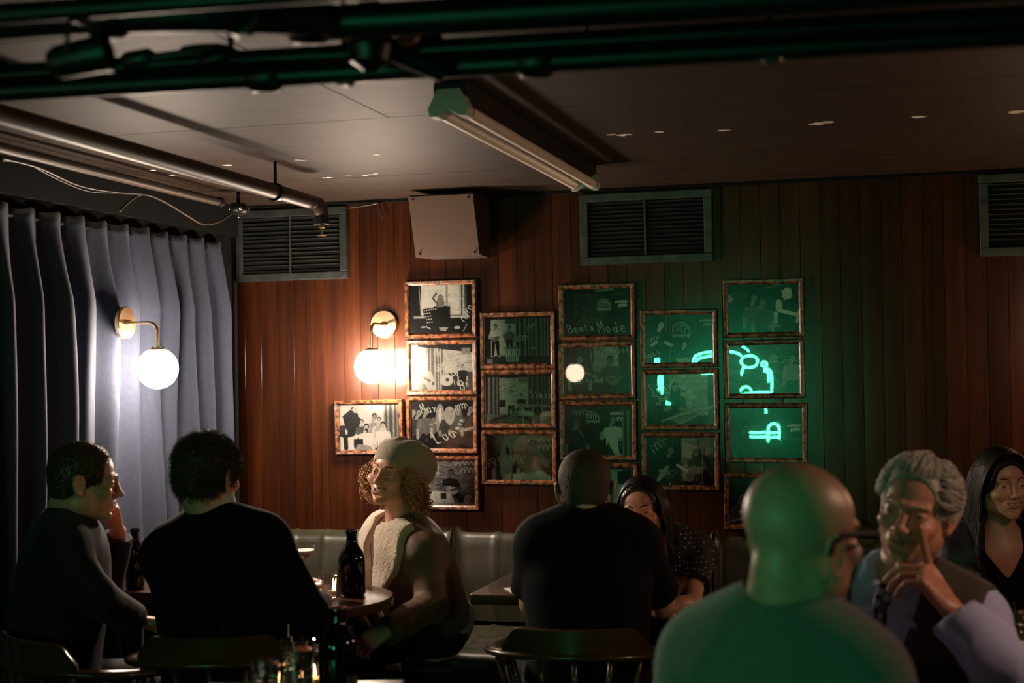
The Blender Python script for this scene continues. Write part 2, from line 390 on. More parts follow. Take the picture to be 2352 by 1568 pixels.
# ------------------------------------------------------------------ fluorescent batten
def batten():
    t = thing('fluorescent_batten', 'unlit ceiling batten with two bare fluorescent tubes running towards the wall', 'ceiling light', (-1.14, 3.6, CZ-.06))
    y0, y1, x = 3.56, 5.2, -1.14
    bm = bmesh.new(); pr = [(-.045, CZ), (-.045, CZ-.03), (-.022, CZ-.05), (.022, CZ-.05), (.045, CZ-.03), (.045, CZ)]
    a = [bm.verts.new((x+u, y0, z)) for u, z in pr]; b = [bm.verts.new((x+u, y1, z)) for u, z in pr]
    for i in range(5): bm.faces.new((a[i], a[i+1], b[i+1], b[i]))
    bm.faces.new(a[::-1]); bm.faces.new(b); obj('tray', bm, 'fixture_body', t)
    for s in (-1, 1):
        xx = x+s*.036; zz = CZ-.072
        smooth(obj('tube', TB([(xx, y0+.05, zz), (xx, y1-.03, zz)], .0165, seg=20), 'tube', t), 40)
        smooth(obj('tube_cap', TB([(xx, y1-.03, zz), (xx, y1-.012, zz)], .0172, seg=20), 'chrome', t), 40)
        smooth(obj('tube_cap', TB([(xx, y0+.034, zz), (xx, y0+.05, zz)], .0172, seg=20), 'chrome', t), 40)
    for (ya, yb) in ((y0-.02, y0+.035), (y1-.012, y1+.012)):
        bm = bmesh.new(); pr = [(-.056, CZ-.072), (-.05, CZ-.092), (-.03, CZ-.092), (0, CZ-.075), (.03, CZ-.092), (.05, CZ-.092), (.056, CZ-.072), (.045, CZ-.05), (.03, CZ-.02), (-.03, CZ-.02), (-.045, CZ-.05)]
        a = [bm.verts.new((x+u, ya, z)) for u, z in pr]; b = [bm.verts.new((x+u, yb, z)) for u, z in pr]
        for i in range(len(pr)): j = (i+1) % len(pr); bm.faces.new((a[i], a[j], b[j], b[i]))
        bm.faces.new(a[::-1]); bm.faces.new(b); bmesh.ops.recalc_face_normals(bm, faces=bm.faces)
        obj('end_bracket', bm, 'fixture', t)
batten()

# ------------------------------------------------------------------ pipes on the ceiling
def hang(t, x, y, z, r):
    smooth(obj('hanger_rod', TB([(x, y, CZ), (x, y, z+r)], .006, seg=8), 'black_metal', t))
    smooth(obj('clamp_ring', TB([(x, y-.012, z), (x, y+.012, z)], r+.006, seg=16), 'black_metal', t), 40)
t = thing('sprinkler_pipe', 'thick brown painted pipe along the ceiling, ending in a sprinkler before the left grille', 'pipe', (-2.16, 4, 2.15))
smooth(obj('pipe', TB(bez([(-2.16, 1.9, 2.155), (-2.16, 3.5, 2.155), (-2.16, 4.9, 2.15), (-2.16, 5.06, 2.145), (-2.162, 5.1, 2.115), (-2.162, 5.1, 2.08)], 40), .027, seg=18), 'grey_pipe', t), 50)
hang(t, -2.16, 4.68, 2.15, .027); hang(t, -2.16, 2.9, 2.155, .027)
smooth(obj('elbow_collar', TB([(-2.162, 5.1, 2.10), (-2.162, 5.1, 2.075)], .031, seg=18), 'black_metal', t), 40)
s = obj('sprinkler_head', LT([(.012, 0), (.014, -.02), (.005, -.022), (.005, -.045), (.02, -.047), (.02, -.05), (.001, -.051)], (-2.162, 5.1, 2.08), 14), 'brass', t); smooth(s, 40)
t = thing('sprinkler_pipe', 'thinner pipe along the ceiling nearest the curtain', 'pipe', (-2.68, 4, 2.2))
smooth(obj('pipe', TB([(-2.66, 1.9, 2.215), (-2.69, 5.28, 2.205)], .017, seg=14), 'grey_pipe', t), 50)
hang(t, -2.67, 3.2, 2.213, .017)
smooth(obj('end_cap', TB([(-2.69, 5.27, 2.205), (-2.69, 5.30, 2.205)], .021, seg=14), 'black_metal', t), 50)
# small round spotlight-like head at the end of the curtain wall
c = on_y(548, 483, 5.4)
t = thing('sprinkler_rose', 'small dark round ceiling fitting with shiny bolts beside the left grille', 'ceiling fitting', (c[0], 5.4, c[2]))
smooth(obj('body', LT([(.001, .03), (.03, .028), (.042, .01), (.044, 0), (.036, -.012), (.018, -.02), (.001, -.024)], c, 24), 'black_metal', t), 50)
smooth(obj('stem', TB([(c[0], 5.4, c[2]+.02), (c[0], 5.4, CZ)], .008), 'black_metal', t))
for k in range(5):
    a = k*2*pi/5+.3; bm = bmesh.new(); bmesh.ops.create_icosphere(bm, subdivisions=2, radius=.008, matrix=Matrix.Translation((c[0]+.04*cos(a), 5.4+.04*sin(a), c[2]+.004))); smooth(obj('bolt', bm, 'chrome', t))
bm = bmesh.new(); bmesh.ops.create_icosphere(bm, subdivisions=2, radius=.01, matrix=Matrix.Translation((c[0], 5.4, c[2]-.026))); smooth(obj('bolt', bm, 'chrome', t))
# drooping cables
pts = [on_x(px, py, -2.78) for px, py in ((0, 368), (60, 375), (130, 410), (200, 438), (270, 443), (330, 446))]
t = tag(smooth(obj('hanging_cable', TB(bez([V(p) for p in pts], 40), .0035, seg=6), 'hose')), 'thin black cable drooping above the left end of the curtain', 'cable')
pts = [on_x(px, py, -2.74) for px, py in ((0, 362), (90, 385), (180, 425), (260, 440), (330, 445))]
t = tag(smooth(obj('hanging_cable', TB(bez([V(p) for p in pts], 40), .005, seg=6), 'hose')), 'thicker black cable just above the other one, drooping over the curtain', 'cable')
pts = [on_x(px, py, -2.76) for px, py in ((275, 484), (300, 460), (330, 446), (375, 462), (430, 495), (465, 514), (500, 510), (530, 492))]
tag(smooth(obj('bare_cable', TB(bez([V(p) for p in pts], 60), .005, seg=8), 'grey_pipe')), 'bent cable sagging over the curtain top towards the round ceiling fitting', 'cable')
pts = [on_y(px, py, D-.035) for px, py in ((800, 478), (850, 470), (868, 466), (872, 478), (880, 500))]
tag(smooth(obj('wall_cable', TB(bez([V(p) for p in pts], 40), .0045, seg=8), 'hose')), 'short black cable hanging on the wall between left grille and speaker', 'cable')

def cross_pipe(label, pts, r, fit=(), m='black_metal', hangs=(), name='ceiling_pipe'):
    P = bez([V(p) for p in pts], 60); t = thing(name, label, 'pipe', tuple(P[len(P)//2]), 'pipes crossing the ceiling near the camera')
    smooth(obj('pipe', TB(P, r, seg=18), m, t), 50)
    for f in fit:
        i = min(len(P)-2, int(f*len(P))); d_ = (P[i+1]-P[i]).normalized()
        smooth(obj('coupling', TB([P[i]-d_*.03, P[i]-d_*.022, P[i]+d_*.022, P[i]+d_*.03], [r+.003, r+.009, r+.009, r+.003], seg=18), m, t), 50)
    for f in hangs:
        i = min(len(P)-2, int(f*len(P))); hang(t, P[i].x, P[i].y, P[i].z, r)
# lower bundle: crosses from left to right just before the batten
LY = lambda x, o=0: 2.36+.085*(x+1.25)+o
def run(o, z, xs=(-2.9, -1.5, -.3, 2.1)): return [(x, LY(x, o), z) for x in xs]
cross_pipe('lowest black pipe crossing the whole ceiling just before the batten', run(0, 2.04), .019, (.2, .45, .6, .8), hangs=(.5, .68, .9))
cross_pipe('black pipe lying directly above the lowest crossing pipe', run(-.03, 2.068), .017, (.3, .55), hangs=(.44, .78))
cross_pipe('thin conduit with a kink near its middle', [(-2.9, LY(-2.9, -.06), 2.055), (-1.3, LY(-1.3, -.06), 2.06), (-1.24, LY(-1.24, -.06), 2.082), (-1.16, LY(-1.16, -.06), 2.082), (-1.1, LY(-1.1, -.06), 2.06), (2.1, LY(2.1, -.06), 2.055)], .009, (.25, .7))
cross_pipe('thick black pipe behind the kinked conduit', run(.1, 2.075), .024, (.5,), hangs=(.62,))
# nearer bundle: runs apart on the left, then swings over to join the lower one
cross_pipe('curved black pipe that swings over to join the lower bundle', [(-2.9, 1.93, 2.075), (-1.5, 2.0, 2.08), (-1.1, 2.06, 2.08), (-.92, 2.17, 2.085), (-.7, 2.23, 2.085), (2.1, 2.5, 2.085)], .03, (.3, .66), hangs=(.47,))
cross_pipe('slim black pipe nearest the camera', [(-2.9, 1.86, 2.06), (-1.2, 1.93, 2.065), (2.1, 2.2, 2.06)], .014, (.4,))
cross_pipe('thick black duct nearest the camera at the top left', [(-2.9, 1.75, 2.11), (-1.6, 1.8, 2.11), (-.9, 1.84, 2.11), (2.1, 2.08, 2.11)], .045, (.3,))
# branch valve with a red tag where the runs meet
c = dep(850, 82, 2.42)
t = thing('pipe_valve', 'blurred cluster of pipe joints and valve where the crossing pipes meet', 'valve', tuple(c))
smooth(obj('body', LT([(.012, -.06), (.034, -.045), (.04, -.02), (.028, 0), (.034, .03), (.02, .05), (.01, .1)], tuple(c), 18), 'black_metal', t), 40)
smooth(obj('branch', TB([V(c)+Vector((-.08, 0, .03)), V(c)+Vector((.1, .1, -.05))], .02), 'black_metal', t), 40)
M['red'] = mat('red_valve_paint', (.25, .02, .012), .4)
smooth(obj('handle', LT([(.001, -.006), (.02, -.005), (.022, 0), (.02, .005), (.001, .006)], tuple(V(c)+Vector((.06, .02, .0))), 14, mt=Euler((1.2, .4, 0)).to_matrix()), 'red', t), 40)
# round dark drum at top left
c = dep(185, 132, 2.2)
t = thing('ceiling_drum', 'round black can-shaped spotlight hanging at the top left corner', 'spotlight', tuple(c))
Mx = Euler((0, radians(80), radians(12))).to_matrix()
smooth(obj('housing', LT([(.001, -.05), (.02, -.048), (.026, -.036), (.029, .03), (.031, .045), (.028, .046), (.026, .025), (.001, .02)], tuple(c), 26, mt=Mx), 'black_metal', t), 40)
smooth(obj('yoke', TB(bez([V(c)+Vector((0, -.036, 0)), V(c)+Vector((0, -.033, .045)), V(c)+Vector((0, 0, .055)), V(c)+Vector((0, .033, .045)), V(c)+Vector((0, .036, 0))], 20), .004), 'black_metal', t))
smooth(obj('drop_rod', TB([V(c)+Vector((0, 0, .055)), (c[0], c[1], CZ)], .006), 'black_metal', t))

# ------------------------------------------------------------------ globe wall lamps
def globe_lamp(plate, nrm, reach, drop, label, r=.076, pr=.063, gm='globe'):
    """plate centre, outward normal, arm reach, drop from arm to globe centre"""
    p = V(plate); n = V(nrm).normalized(); t = thing('globe_wall_lamp', label, 'lamp', tuple(p))
    rot = n.to_track_quat('Z', 'Y').to_matrix()
    o = obj('wall_plate', LT([(.001, 0), (pr, 0), (pr, .012), (pr-.004, .016), (.012, .017), (.012, .03), (.001, .031)], tuple(p), 40, mt=rot), 'brass', t); smooth(o, 35)
    e = p+n*reach; c = e+Vector((0, 0, -drop)); k = .035
    arc = [p+n*.015, p+n*(reach-k)]
    for a in range(1, 8): q = a/8*pi/2; arc.append(p+n*(reach-k+k*sin(q))+Vector((0, 0, -k+k*cos(q))))
    arc += [e+Vector((0, 0, -k)), c+Vector((0, 0, r*.94))]
    o = obj('arm', TB(arc, .0058, seg=14), 'brass', t); smooth(o, 50)
    o = obj('globe', LT([(max(.0005, r*sin(a)), r*cos(a)) for a in [pi*(.1+.9*i/26) for i in range(27)]], tuple(c), 40), gm, t); smooth(o)
    o = obj('cap', LT([(.001, r*1.04), (.012, r*1.03), (r*.38, r*.955), (r*.42, r*.9), (.001, r*.9)], tuple(c), 28), 'brass', t); smooth(o, 40)
    for q in range(5):
        a = q*2*pi/5+.5; bm = bmesh.new(); bmesh.ops.create_icosphere(bm, subdivisions=2, radius=.0045, matrix=Matrix.Translation(c+Vector((.021*cos(a), .021*sin(a), r*1.0)))); smooth(obj('cap_screw', bm, 'chrome', o))
    return c
p = on_y(884, 745, D); q = on_y(855, 841, 5.7)
# reach: depth at which the globe sits on the plate's own x
yg = 5.9
for i in range(200):
    yg -= .002; qq = on_y(855, 841, yg)
    if qq[0] >= p[0] - .0: break
print('lamp1', p, yg, qq)
globe_lamp(p+np.array([0, -.002, 0]), (0, -1, 0), min(.24, D-yg), p[2]-qq[2], 'lit globe lamp on the wooden wall left of the framed photographs')
p = on_x(284, 742, -2.805); q = on_y(362, 846, p[1])
print('lamp2', p, q)
globe_lamp(p, (1, 0, 0), q[0]-p[0], p[2]-q[2], 'lit globe lamp in front of the blue curtain')
# lamps the frame does not show but the room has: their light and reflections are in the picture
d_ = ray(1315, 856); wy = 5.84; s = wy/d_[1]; hit = CAM+d_*s; rd = d_.copy(); rd[1] *= -1
s2 = (-2.62-hit[0])/rd[0]; q3 = hit+rd*s2; print('lamp3', q3)
globe_lamp((-2.84, q3[1], q3[2]+.14), (1, 0, 0), .22, .14, 'globe lamp on the curtain wall nearer the camera', gm='globe_dim')
globe_lamp((.92, D-.002, 1.6), (0, -1, 0), .2, .14, 'globe lamp on the wooden wall beyond the right grille', gm='globe_side')
def pendant(c, r, label, gm='globe_dim'):
    t = thing('globe_pendant', label, 'lamp', tuple(c)); c = V(c)
    smooth(obj('globe', LT([(max(.0005, r*sin(a)), r*cos(a)) for a in [pi*(.1+.9*i/26) for i in range(27)]], tuple(c), 40), gm, t))
    smooth(obj('cap', LT([(.001, r*1.04), (.012, r*1.03), (r*.38, r*.955), (r*.42, r*.9), (.001, r*.9)], tuple(c), 28), 'brass', t), 40)
    smooth(obj('rod', TB([c+Vector((0, 0, r*.98)), (c.x, c.y, CZ-.01)], .006), 'brass', t))
    smooth(obj('ceiling_rose', LT([(.001, -.03), (.05, -.028), (.055, -.012), (.055, 0), (.001, 0)], (c.x, c.y, CZ), 30), 'brass', t), 40)
pendant((1.0, 3.1, 1.7), .085, 'globe pendant lamp to the right of the grey-haired man, outside the picture', gm='pendant')
# ------------------------------------------------------------------ neon sign on the wall behind the camera
NY = YB+.09
def mir(px, py):
    d = ray(px, py); s = wy/d[1]; hit = CAM+d*s; r = d.copy(); r[1] *= -1; return V(hit + r*((NY-hit[1])/r[1]))
neon = thing('neon_sign', 'large green neon sign of curling line shapes on the wall behind the camera', 'neon sign', tuple(mir(1700, 900)))
def arc(cx, cy, rx, ry, a0, a1, n=14): return [(cx+rx*cos(radians(a0+(a1-a0)*i/n)), cy+ry*sin(radians(a0+(a1-a0)*i/n))) for i in range(n+1)]
NS = [
 [(1588, 838), (1590, 824), (1598, 815), (1620, 809), (1645, 806), (1668, 806), (1690, 810), (1700, 816)],
 [(1594, 838), (1597, 828), (1606, 822), (1625, 818), (1645, 815)],
 arc(1719, 830, 19, 14, 0, 360, 24), [(1706, 842), (1702, 852), (1701, 862)], [(1703, 796), (1712, 800), (1717, 808)],
 arc(1753, 836, 6, 5, 0, 360, 12), [(1752, 848), (1760, 847), (1768, 853), (1771, 870), (1771, 900)], [(1752, 852), (1759, 853), (1763, 862), (1763, 878)],
 [(1770, 902), (1740, 902), (1712, 905), (1698, 907)], arc(1711, 899, 12, 11, 180, 360, 12)+[(1723, 905)],
 [(1757, 938), (1757, 950)], [(1698, 996), (1704, 993), (1712, 998)], [(1716, 994), (1788, 994)], [(1720, 1004), (1788, 1005)],
 [(1788, 1010), (1788, 985)]+arc(1775, 985, 13, 11, 0, -180, 14)+[(1762, 1016)],
 [(1502, 822), (1502, 848)], [(1509, 822), (1509, 848)], [(1510, 862), (1510, 898)], [(1517, 862), (1517, 905)], [(1529, 922), (1529, 938)], [(1535, 925), (1532, 962)], [(1512, 950), (1509, 976)], [(1608, 858), (1640, 856)],
]
for s in NS:
    P = [mir(*q) for q in s]; P = bez(P, max(12, 4*len(P))) if len(P) > 2 else P
    smooth(obj('tube', TB(P, .0085, seg=8), 'neon', neon))
a = mir(1430, 620); b = mir(1860, 1100)
obj('backboard', BX(min(a.x, b.x)-.1, max(a.x, b.x)+.1, YB, YB+.02, min(a.z, b.z), min(CZ-.02, max(a.z, b.z))), 'neon_panel', neon)
print('neon at', a, b)
# ------------------------------------------------------------------ printed photographs (drawn as vertex colours of a fine sheet)
GW, GH = 176, 132
GX, GY = np.meshgrid((np.arange(GW)+.5)/GW*1.33, (np.arange(GH)+.5)/GH)   # x 0..1.33, y down 0..1
class Img:
    def __init__(s, tone=.02, seed=0): s.a = np.full((GH, GW), tone, float); s.r = np.random.RandomState(seed)
    def put(s, d, tone, soft=.006, al=1):
        m = np.clip(.5-d/soft, 0, 1)*al; s.a = s.a*(1-m)+tone*m
    def rect(s, x0, y0, x1, y1, tone, **k): s.put(np.maximum(np.maximum(x0-GX, GX-x1), np.maximum(y0-GY, GY-y1)), tone, **k)
    def ell(s, x, y, rx, ry, tone, rot=0, **k):
        c, q = cos(rot), sin(rot); u = (GX-x)*c+(GY-y)*q; v = -(GX-x)*q+(GY-y)*c
        s.put((np.sqrt((u/rx)**2+(v/ry)**2)-1)*min(rx, ry), tone, **k)
    def ring(s, x, y, rx, ry, w, tone, **k):
        s.put(np.abs((np.sqrt(((GX-x)/rx)**2+((GY-y)/ry)**2)-1)*min(rx, ry))-w, tone, **k)
    def seg(s, x0, y0, x1, y1, w, tone, w1=None, **k):
        dx, dy = x1-x0, y1-y0; t = np.clip(((GX-x0)*dx+(GY-y0)*dy)/(dx*dx+dy*dy+1e-9), 0, 1)
        ww = w if w1 is None else w+(w1-w)*t
        s.put(np.hypot(GX-x0-t*dx, GY-y0-t*dy)-ww, tone, **k)
    def line(s, pts, w, tone, **k):
        for a, b in zip(pts[:-1], pts[1:]): s.seg(*a, *b, w, tone, **k)
    def poly(s, pts, tone, **k):
        ins = np.zeros_like(s.a, bool); dm = np.full_like(s.a, 9.0); n = len(pts)
        for i in range(n):
            (x0, y0), (x1, y1) = pts[i], pts[(i+1) % n]
            c = ((y0 > GY) != (y1 > GY)) & (GX < (x1-x0)*(GY-y0)/((y1-y0) or 1e-9)+x0); ins ^= c
            dx, dy = x1-x0, y1-y0; t = np.clip(((GX-x0)*dx+(GY-y0)*dy)/(dx*dx+dy*dy+1e-9), 0, 1)
            dm = np.minimum(dm, np.hypot(GX-x0-t*dx, GY-y0-t*dy))
        s.put(np.where(ins, -dm, dm), tone, **k)
    def bricks(s, x0, y0, x1, y1, lo=.25, hi=.75, bw=.09, bh=.035):
        m = (GX > x0) & (GX < x1) & (GY > y0) & (GY < y1)
        row = np.floor(GY/bh).astype(int); col = np.floor(GX/bw+.5*(row % 2)).astype(int)
        v = s.r.rand(64, 64)[row % 64, col % 64]; fy = GY/bh-row; fx = GX/bw+.5*(row % 2)-col
        mort = (fy < .18) | (fx < .07); t = lo+(hi-lo)*v; t = np.where(mort, (lo+hi)*.42, t); s.a = np.where(m, t, s.a)
    def drape(s, x0, y0, x1, y1, lo=.03, hi=.2, n=7):
        m = (GX > x0) & (GX < x1) & (GY > y0) & (GY < y1); f = (GX-x0)/(x1-x0)*n
        v = (.5+.5*np.sin(2*pi*f+np.sin(f*1.7)*1.2))**2; s.a = np.where(m, lo+(hi-lo)*v, s.a)
    def grain(s, amp=.03):
        n = s.r.randn(GH//4+1, GW//4+1).repeat(4, 0).repeat(4, 1)[:GH, :GW]; s.a = np.clip(s.a*(1+amp*3*n)+amp*.25*s.r.randn(GH, GW), 0, .92)
    def person(s, x, y, h, skin=.5, hair=.04, top=.06, legs=.03, arm=0, hairlen=0, lean=0, sit=False, guitar=None, gt=.5, drum=False):
        """x centre, y head top, h body height"""
        u = h/7.5; hx = x+lean*u*2
        s.poly([(x-u*.55, y+u*1.5), (x+u*.55, y+u*1.5), (x+u*1.0, y+u*1.75), (x+u*.95, y+u*4.1), (x-u*.95, y+u*4.1), (x-u*1.0, y+u*1.75)], top)
        s.seg(x-u*.3, y+u*1.3, hx, y+u*.8, u*.22, skin)
        if sit:
            s.seg(x-u*.5, y+u*4.1, x-u*1.4, y+u*4.6, u*.5, legs); s.seg(x+u*.5, y+u*4.1, x+u*1.5, y+u*4.6, u*.5, legs)
            s.seg(x-u*1.4, y+u*4.6, x-u*1.3, y+u*6.6, u*.36, legs); s.seg(x+u*1.5, y+u*4.6, x+u*1.5, y+u*6.6, u*.36, legs)
        else:
            s.seg(x-u*.4, y+u*4, x-u*.6, y+u*7.3, u*.42, legs, w1=u*.24); s.seg(x+u*.4, y+u*4, x+u*.6, y+u*7.3, u*.42, legs, w1=u*.24)
            s.seg(x-u*.6, y+u*7.3, x-u*.95, y+u*7.45, u*.15, .3); s.seg(x+u*.6, y+u*7.3, x+u*.95, y+u*7.45, u*.15, .3)
        if hairlen: s.ell(hx, y+u*(.9+hairlen*.5), u*.62, u*(.9+hairlen*.6), hair)
        s.ell(hx, y+u*.5, u*.43, u*.55, hair); s.ell(hx, y+u*.68, u*.33, u*.42, skin)
        s.seg(hx-u*.2, y+u*.62, hx+u*.2, y+u*.62, u*.05, skin*.4); s.seg(hx-u*.12, y+u*.88, hx+u*.12, y+u*.88, u*.04, skin*.5)
        if guitar:
            g = guitar; s.ell(x-g*u*.3, y+u*3.5, u*.75, u*.62, gt); s.ell(x+g*u*.35, y+u*3.2, u*.5, u*.45, gt); s.ell(x-g*u*0, y+u*3.38, u*.18, u*.18, .03)
            s.seg(x+g*u*.5, y+u*3.1, x+g*u*2.5, y+u*2.0, u*.11, gt*.5)
            s.seg(x-u*.9*g, y+u*1.9, x-u*1.25*g, y+u*3.1, u*.28, top*1.3); s.seg(x-u*1.25*g, y+u*3.1, x-g*u*.2, y+u*3.4, u*.2, skin)
            s.seg(x+u*.9*g, y+u*1.9, x+u*1.5*g, y+u*3.0, u*.28, top*1.3); s.seg(x+u*1.5*g, y+u*3.0, x+g*u*1.6, y+u*2.45, u*.2, skin)
        else:
            s.seg(x-u*.9, y+u*1.9, x-u*1.2, y+u*3.2, u*.27, top*1.25); s.seg(x-u*1.2, y+u*3.2, x-u*(1.2-arm), y+u*(4.2-arm*2.4), u*.2, skin)
            s.seg(x+u*.9, y+u*1.9, x+u*1.2, y+u*3.2, u*.27, top*1.25); s.seg(x+u*1.2, y+u*3.2, x+u*(1.1-arm), y+u*(4.2-arm*2.2), u*.2, skin)
    def mic(s, x, y, h): s.line([(x, y), (x, y+h)], .005, .5); s.line([(x-.04, y+h), (x+.04, y+h)], .006, .4); s.ell(x-.01, y, .012, .016, .6)
    def text(s, t, x, y, h, tone=.85, w=.0055, slant=-.25, rot=0, sp=.62):
        cx = 0
        for ch in t:
            g = GLY.get(ch)
            if g is None: cx += h*sp; continue
            for st in g.split('|'):
                P = []
                for q in st.split(' '):
                    a, b = q.split(','); u = float(a)*.55*h+cx-slant*-1*(float(b)-1)*h*-1; v = (float(b)-1)*h
                    P.append((x+u*cos(rot)-v*sin(rot), y+u*sin(rot)+v*cos(rot)))
                if len(P) > 3: P = smoothpts(P)
                s.line(P, w, tone)
            cx += h*sp
    def scrawl(s, x, y, wd, h, n=6, tone=.8, w=.0055, rot=0):
        P = []
        for i in range(n*4+1):
            t = i/(n*4); P.append((t*wd+.25*h*cos(i*1.57)*.5, h*.5*sin(i*pi/2)*(.5+.5*abs(sin(i*.9+1)))))
        P = smoothpts(P); s.line([(x+u*cos(rot)-v*sin(rot), y+u*sin(rot)+v*cos(rot)) for u, v in P], w, tone)
    def neon_in(s, x, y, k, tone=.8, w=.005):
        """the outlined sign seen in the prints: a looped outline round letters, script lines to its right"""
        A = lambda pts: s.line([(x+a*k, y+b*k) for a, b in pts], w, tone)
        A([(0, .5), (0, .15), (.08, .1), (.2, .1), (.22, .02), (.55, .0), (.6, .1), (.72, .12), (.8, .3), (.8, .6)])
        A([(.22, .15), (.1, .2), (.1, .4), (.24, .42), (.24, .3)]); A([(.3, .15), (.3, .45)]); A([(.36, .15), (.52, .15)]); A([(.44, .15), (.44, .5)])
        A([(.58, .5), (.58, .15), (.7, .2), (.7, .32), (.58, .34)]); A([(-.05, .6), (.85, .6)]); A([(-.02, .66), (.82, .66)])
        for c in (.1, .42, .7): A([(c-.08, .75), (c-.08, .68), (c+.08, .68), (c+.08, .75)])
    def script2(s, x, y, k, tone=.8, w=.006):
        s.scrawl(x, y, .9*k, .16*k, 5, tone, w); s.scrawl(x+.2*k, y+.3*k, .65*k, .22*k, 4, tone, w)
def smoothpts(P):
    Q = bez([(a, b, 0) for a, b in P], 5*(len(P)-1)); return [(q.x, q.y) for q in Q]
GLY = {'B': '0,0 0,1|0,0 .6,.1 .6,.4 0,.5|0,.5 .7,.55 .7,.9 0,1', 'e': '.1,.75 .6,.7 .5,.5 .15,.55 .1,.85 .4,1 .7,.9', 'a': '.6,.55 .2,.55 .1,.85 .4,1 .6,.8 .6,.55 .65,1', 't': '.35,.2 .3,.9 .5,1|.1,.5 .6,.45', 's': '.6,.55 .2,.55 .25,.75 .55,.8 .4,1 .1,.95',
 'M': '0,1 .1,.1 .4,.7 .7,0 .85,1', 'o': '.35,.5 .1,.75 .35,1 .6,.75 .35,.5', 'd': '.6,.6 .2,.6 .1,.85 .4,1 .6,.8|.65,.1 .6,1', 'S': '.7,.1 .3,0 .1,.25 .6,.6 .5,.95 0,1', 'i': '.3,.5 .3,1|.3,.3 .32,.33', 'm': '0,.5 .05,1 .2,.55 .35,1 .5,.55 .7,1', 'n': '.05,.5 .1,1 .3,.55 .55,.6 .6,1',
 'D': '0,0 0,1 .6,.8 .65,.3 0,0', 'U': '0,0 0,.8 .3,1 .6,.8 .6,0', 'K': '0,0 0,1|.6,0 0,.55 .65,1', 'E': '.6,0 0,0 0,1 .6,1|0,.5 .5,.5', 'L': '.1,0 0,1 .6,1', 'O': '.3,0 0,.4 .2,1 .6,.7 .5,.1 .3,0', 'G': '.7,.1 .3,0 0,.5 .3,1 .65,.9 .65,.55 .35,.55', 'I': '.2,0 .2,1', 'x': '.05,.5 .6,1|.6,.5 .05,1',
 'J': '.1,0 .7,0|.45,0 .45,.9 .2,1.15 0,.95', 'P': '0,1 0,0 .6,.1 .55,.45 0,.5', 'R': '0,1 0,0 .6,.1 .55,.45 0,.5 .6,1', 'W': '0,0 .15,1 .35,.4 .55,1 .75,0', 'H': '0,0 0,1|.6,0 .6,1|0,.5 .6,.5', 'A': '0,1 .35,0 .65,1|.15,.6 .5,.6', 'N': '0,1 0,0 .6,1 .6,0', 'k': '.1,0 .05,1|.5,.5 .1,.75 .55,1', 'u': '.1,.5 .15,.95 .5,.9 .55,.5 .6,1',
 'r': '.1,.5 .15,1 .15,.7 .5,.5', 'y': '.1,.5 .3,.85|.6,.5 .3,1.2 .1,1.3', 'b': '.1,0 .1,1 .5,.95 .5,.6 .1,.65', 'v': '.1,.5 .3,1 .6,.5', '.': '.2,.95 .22,1', 'p': '.1,.5 .1,1.3|.1,.6 .5,.55 .5,.9 .1,.95', 'l': '.2,0 .2,.9 .4,1', 'h': '.1,0 .1,1 .3,.6 .5,.65 .55,1', 'g': '.5,.6 .1,.6 .2,.95 .5,.85 .5,.5 .45,1.2 .1,1.2'}
PIC = {}
def pic(k, tone=.02):
    im = Img(tone, sum(ord(c) for c in k)); PIC[k] = im; return im
# --- column by column; top to bottom
p = pic('1A', .025); p.bricks(.25, 0, 1.06, .62, .45, .8, .2, .09); p.put(np.abs(GX-.79)-.025, .28, soft=.03); p.drape(1.06, 0, 1.2, .62, .1, .6, 2); p.seg(.21, 0, .25, .62, .004, .75); p.rect(.1, .64, 1.25, .68, .5, soft=.03)
p.person(.66, .22, 1.0, .22, .2, .02, hairlen=1.2); p.seg(.6, .4, .5, .28, .022, .12); p.seg(.5, .28, .56, .2, .018, .12); p.ell(.57, .19, .02, .03, .1)
p.poly([(.27, .5), (.86, .44), (.86, .75), (.37, .75)], .012); p.rect(.05, .69, 1.3, 1, .018)
for i in range(6):
    for j in range(5):
        if i < 3 or j == 0: p.ell(.32+.048*i+.016*j, .53+.06*j-.006*i, .014, .012, .8)
p.ell(.3, .86, .06, .015, .7); p.seg(.36, .85, .44, .9, .012, .6); p.poly([(.62, .87), (.82, .87), (.76, .95), (.64, .93)], .35); p.ell(1.0, .88, .06, .03, .5); p.scrawl(1.1, .75, .34, .12, 5, .8, rot=-1.0); p.text('J', 1.12, .44, .14, .75); p.scrawl(1.15, .5, .2, .08, 3, .6, rot=1.3); p.line([(1.2, .82), (1.13, .95)], .006, .6)
p = pic('1B', .55); p.rect(0, 0, .35, .7, .75); p.rect(0, 0, .16, .13, .9); p.drape(.35, .05, .7, 1, .2, .55, 5); p.bricks(.7, .2, 1.33, .8, .35, .7); p.poly([(.16, 0), (1.33, 0), (1.33, .2), (.9, .14), (.16, .06)], .04); p.rect(1.08, .09, 1.26, .23, .3); p.rect(1.0, .6, 1.33, 1, .12)
p.ell(.2, .26, .09, .12, .8); p.ell(.2, .2, .09, .06, .3); p.poly([(0, 1), (0, .75), (.12, .6), (.3, .55), (.4, 1)], .3); p.poly([(.25, .72), (.34, .55), (.46, .62), (.53, .85), (.55, 1), (.38, 1)], .88); p.seg(.2, .66, .4, .78, .03, .25); p.rect(.46, .8, .5, .87, .1)
p.ell(.88, .5, .1, .13, .5); p.poly([(.72, .62), (1.05, .62), (1.1, 1), (.66, 1)], .05); p.ell(.76, .77, .14, .12, .82); p.ell(.78, .76, .04, .04, .1); p.seg(.85, .72, 1.05, .55, .01, .7); p.person(1.1, .44, .6, .5, .03, .03)
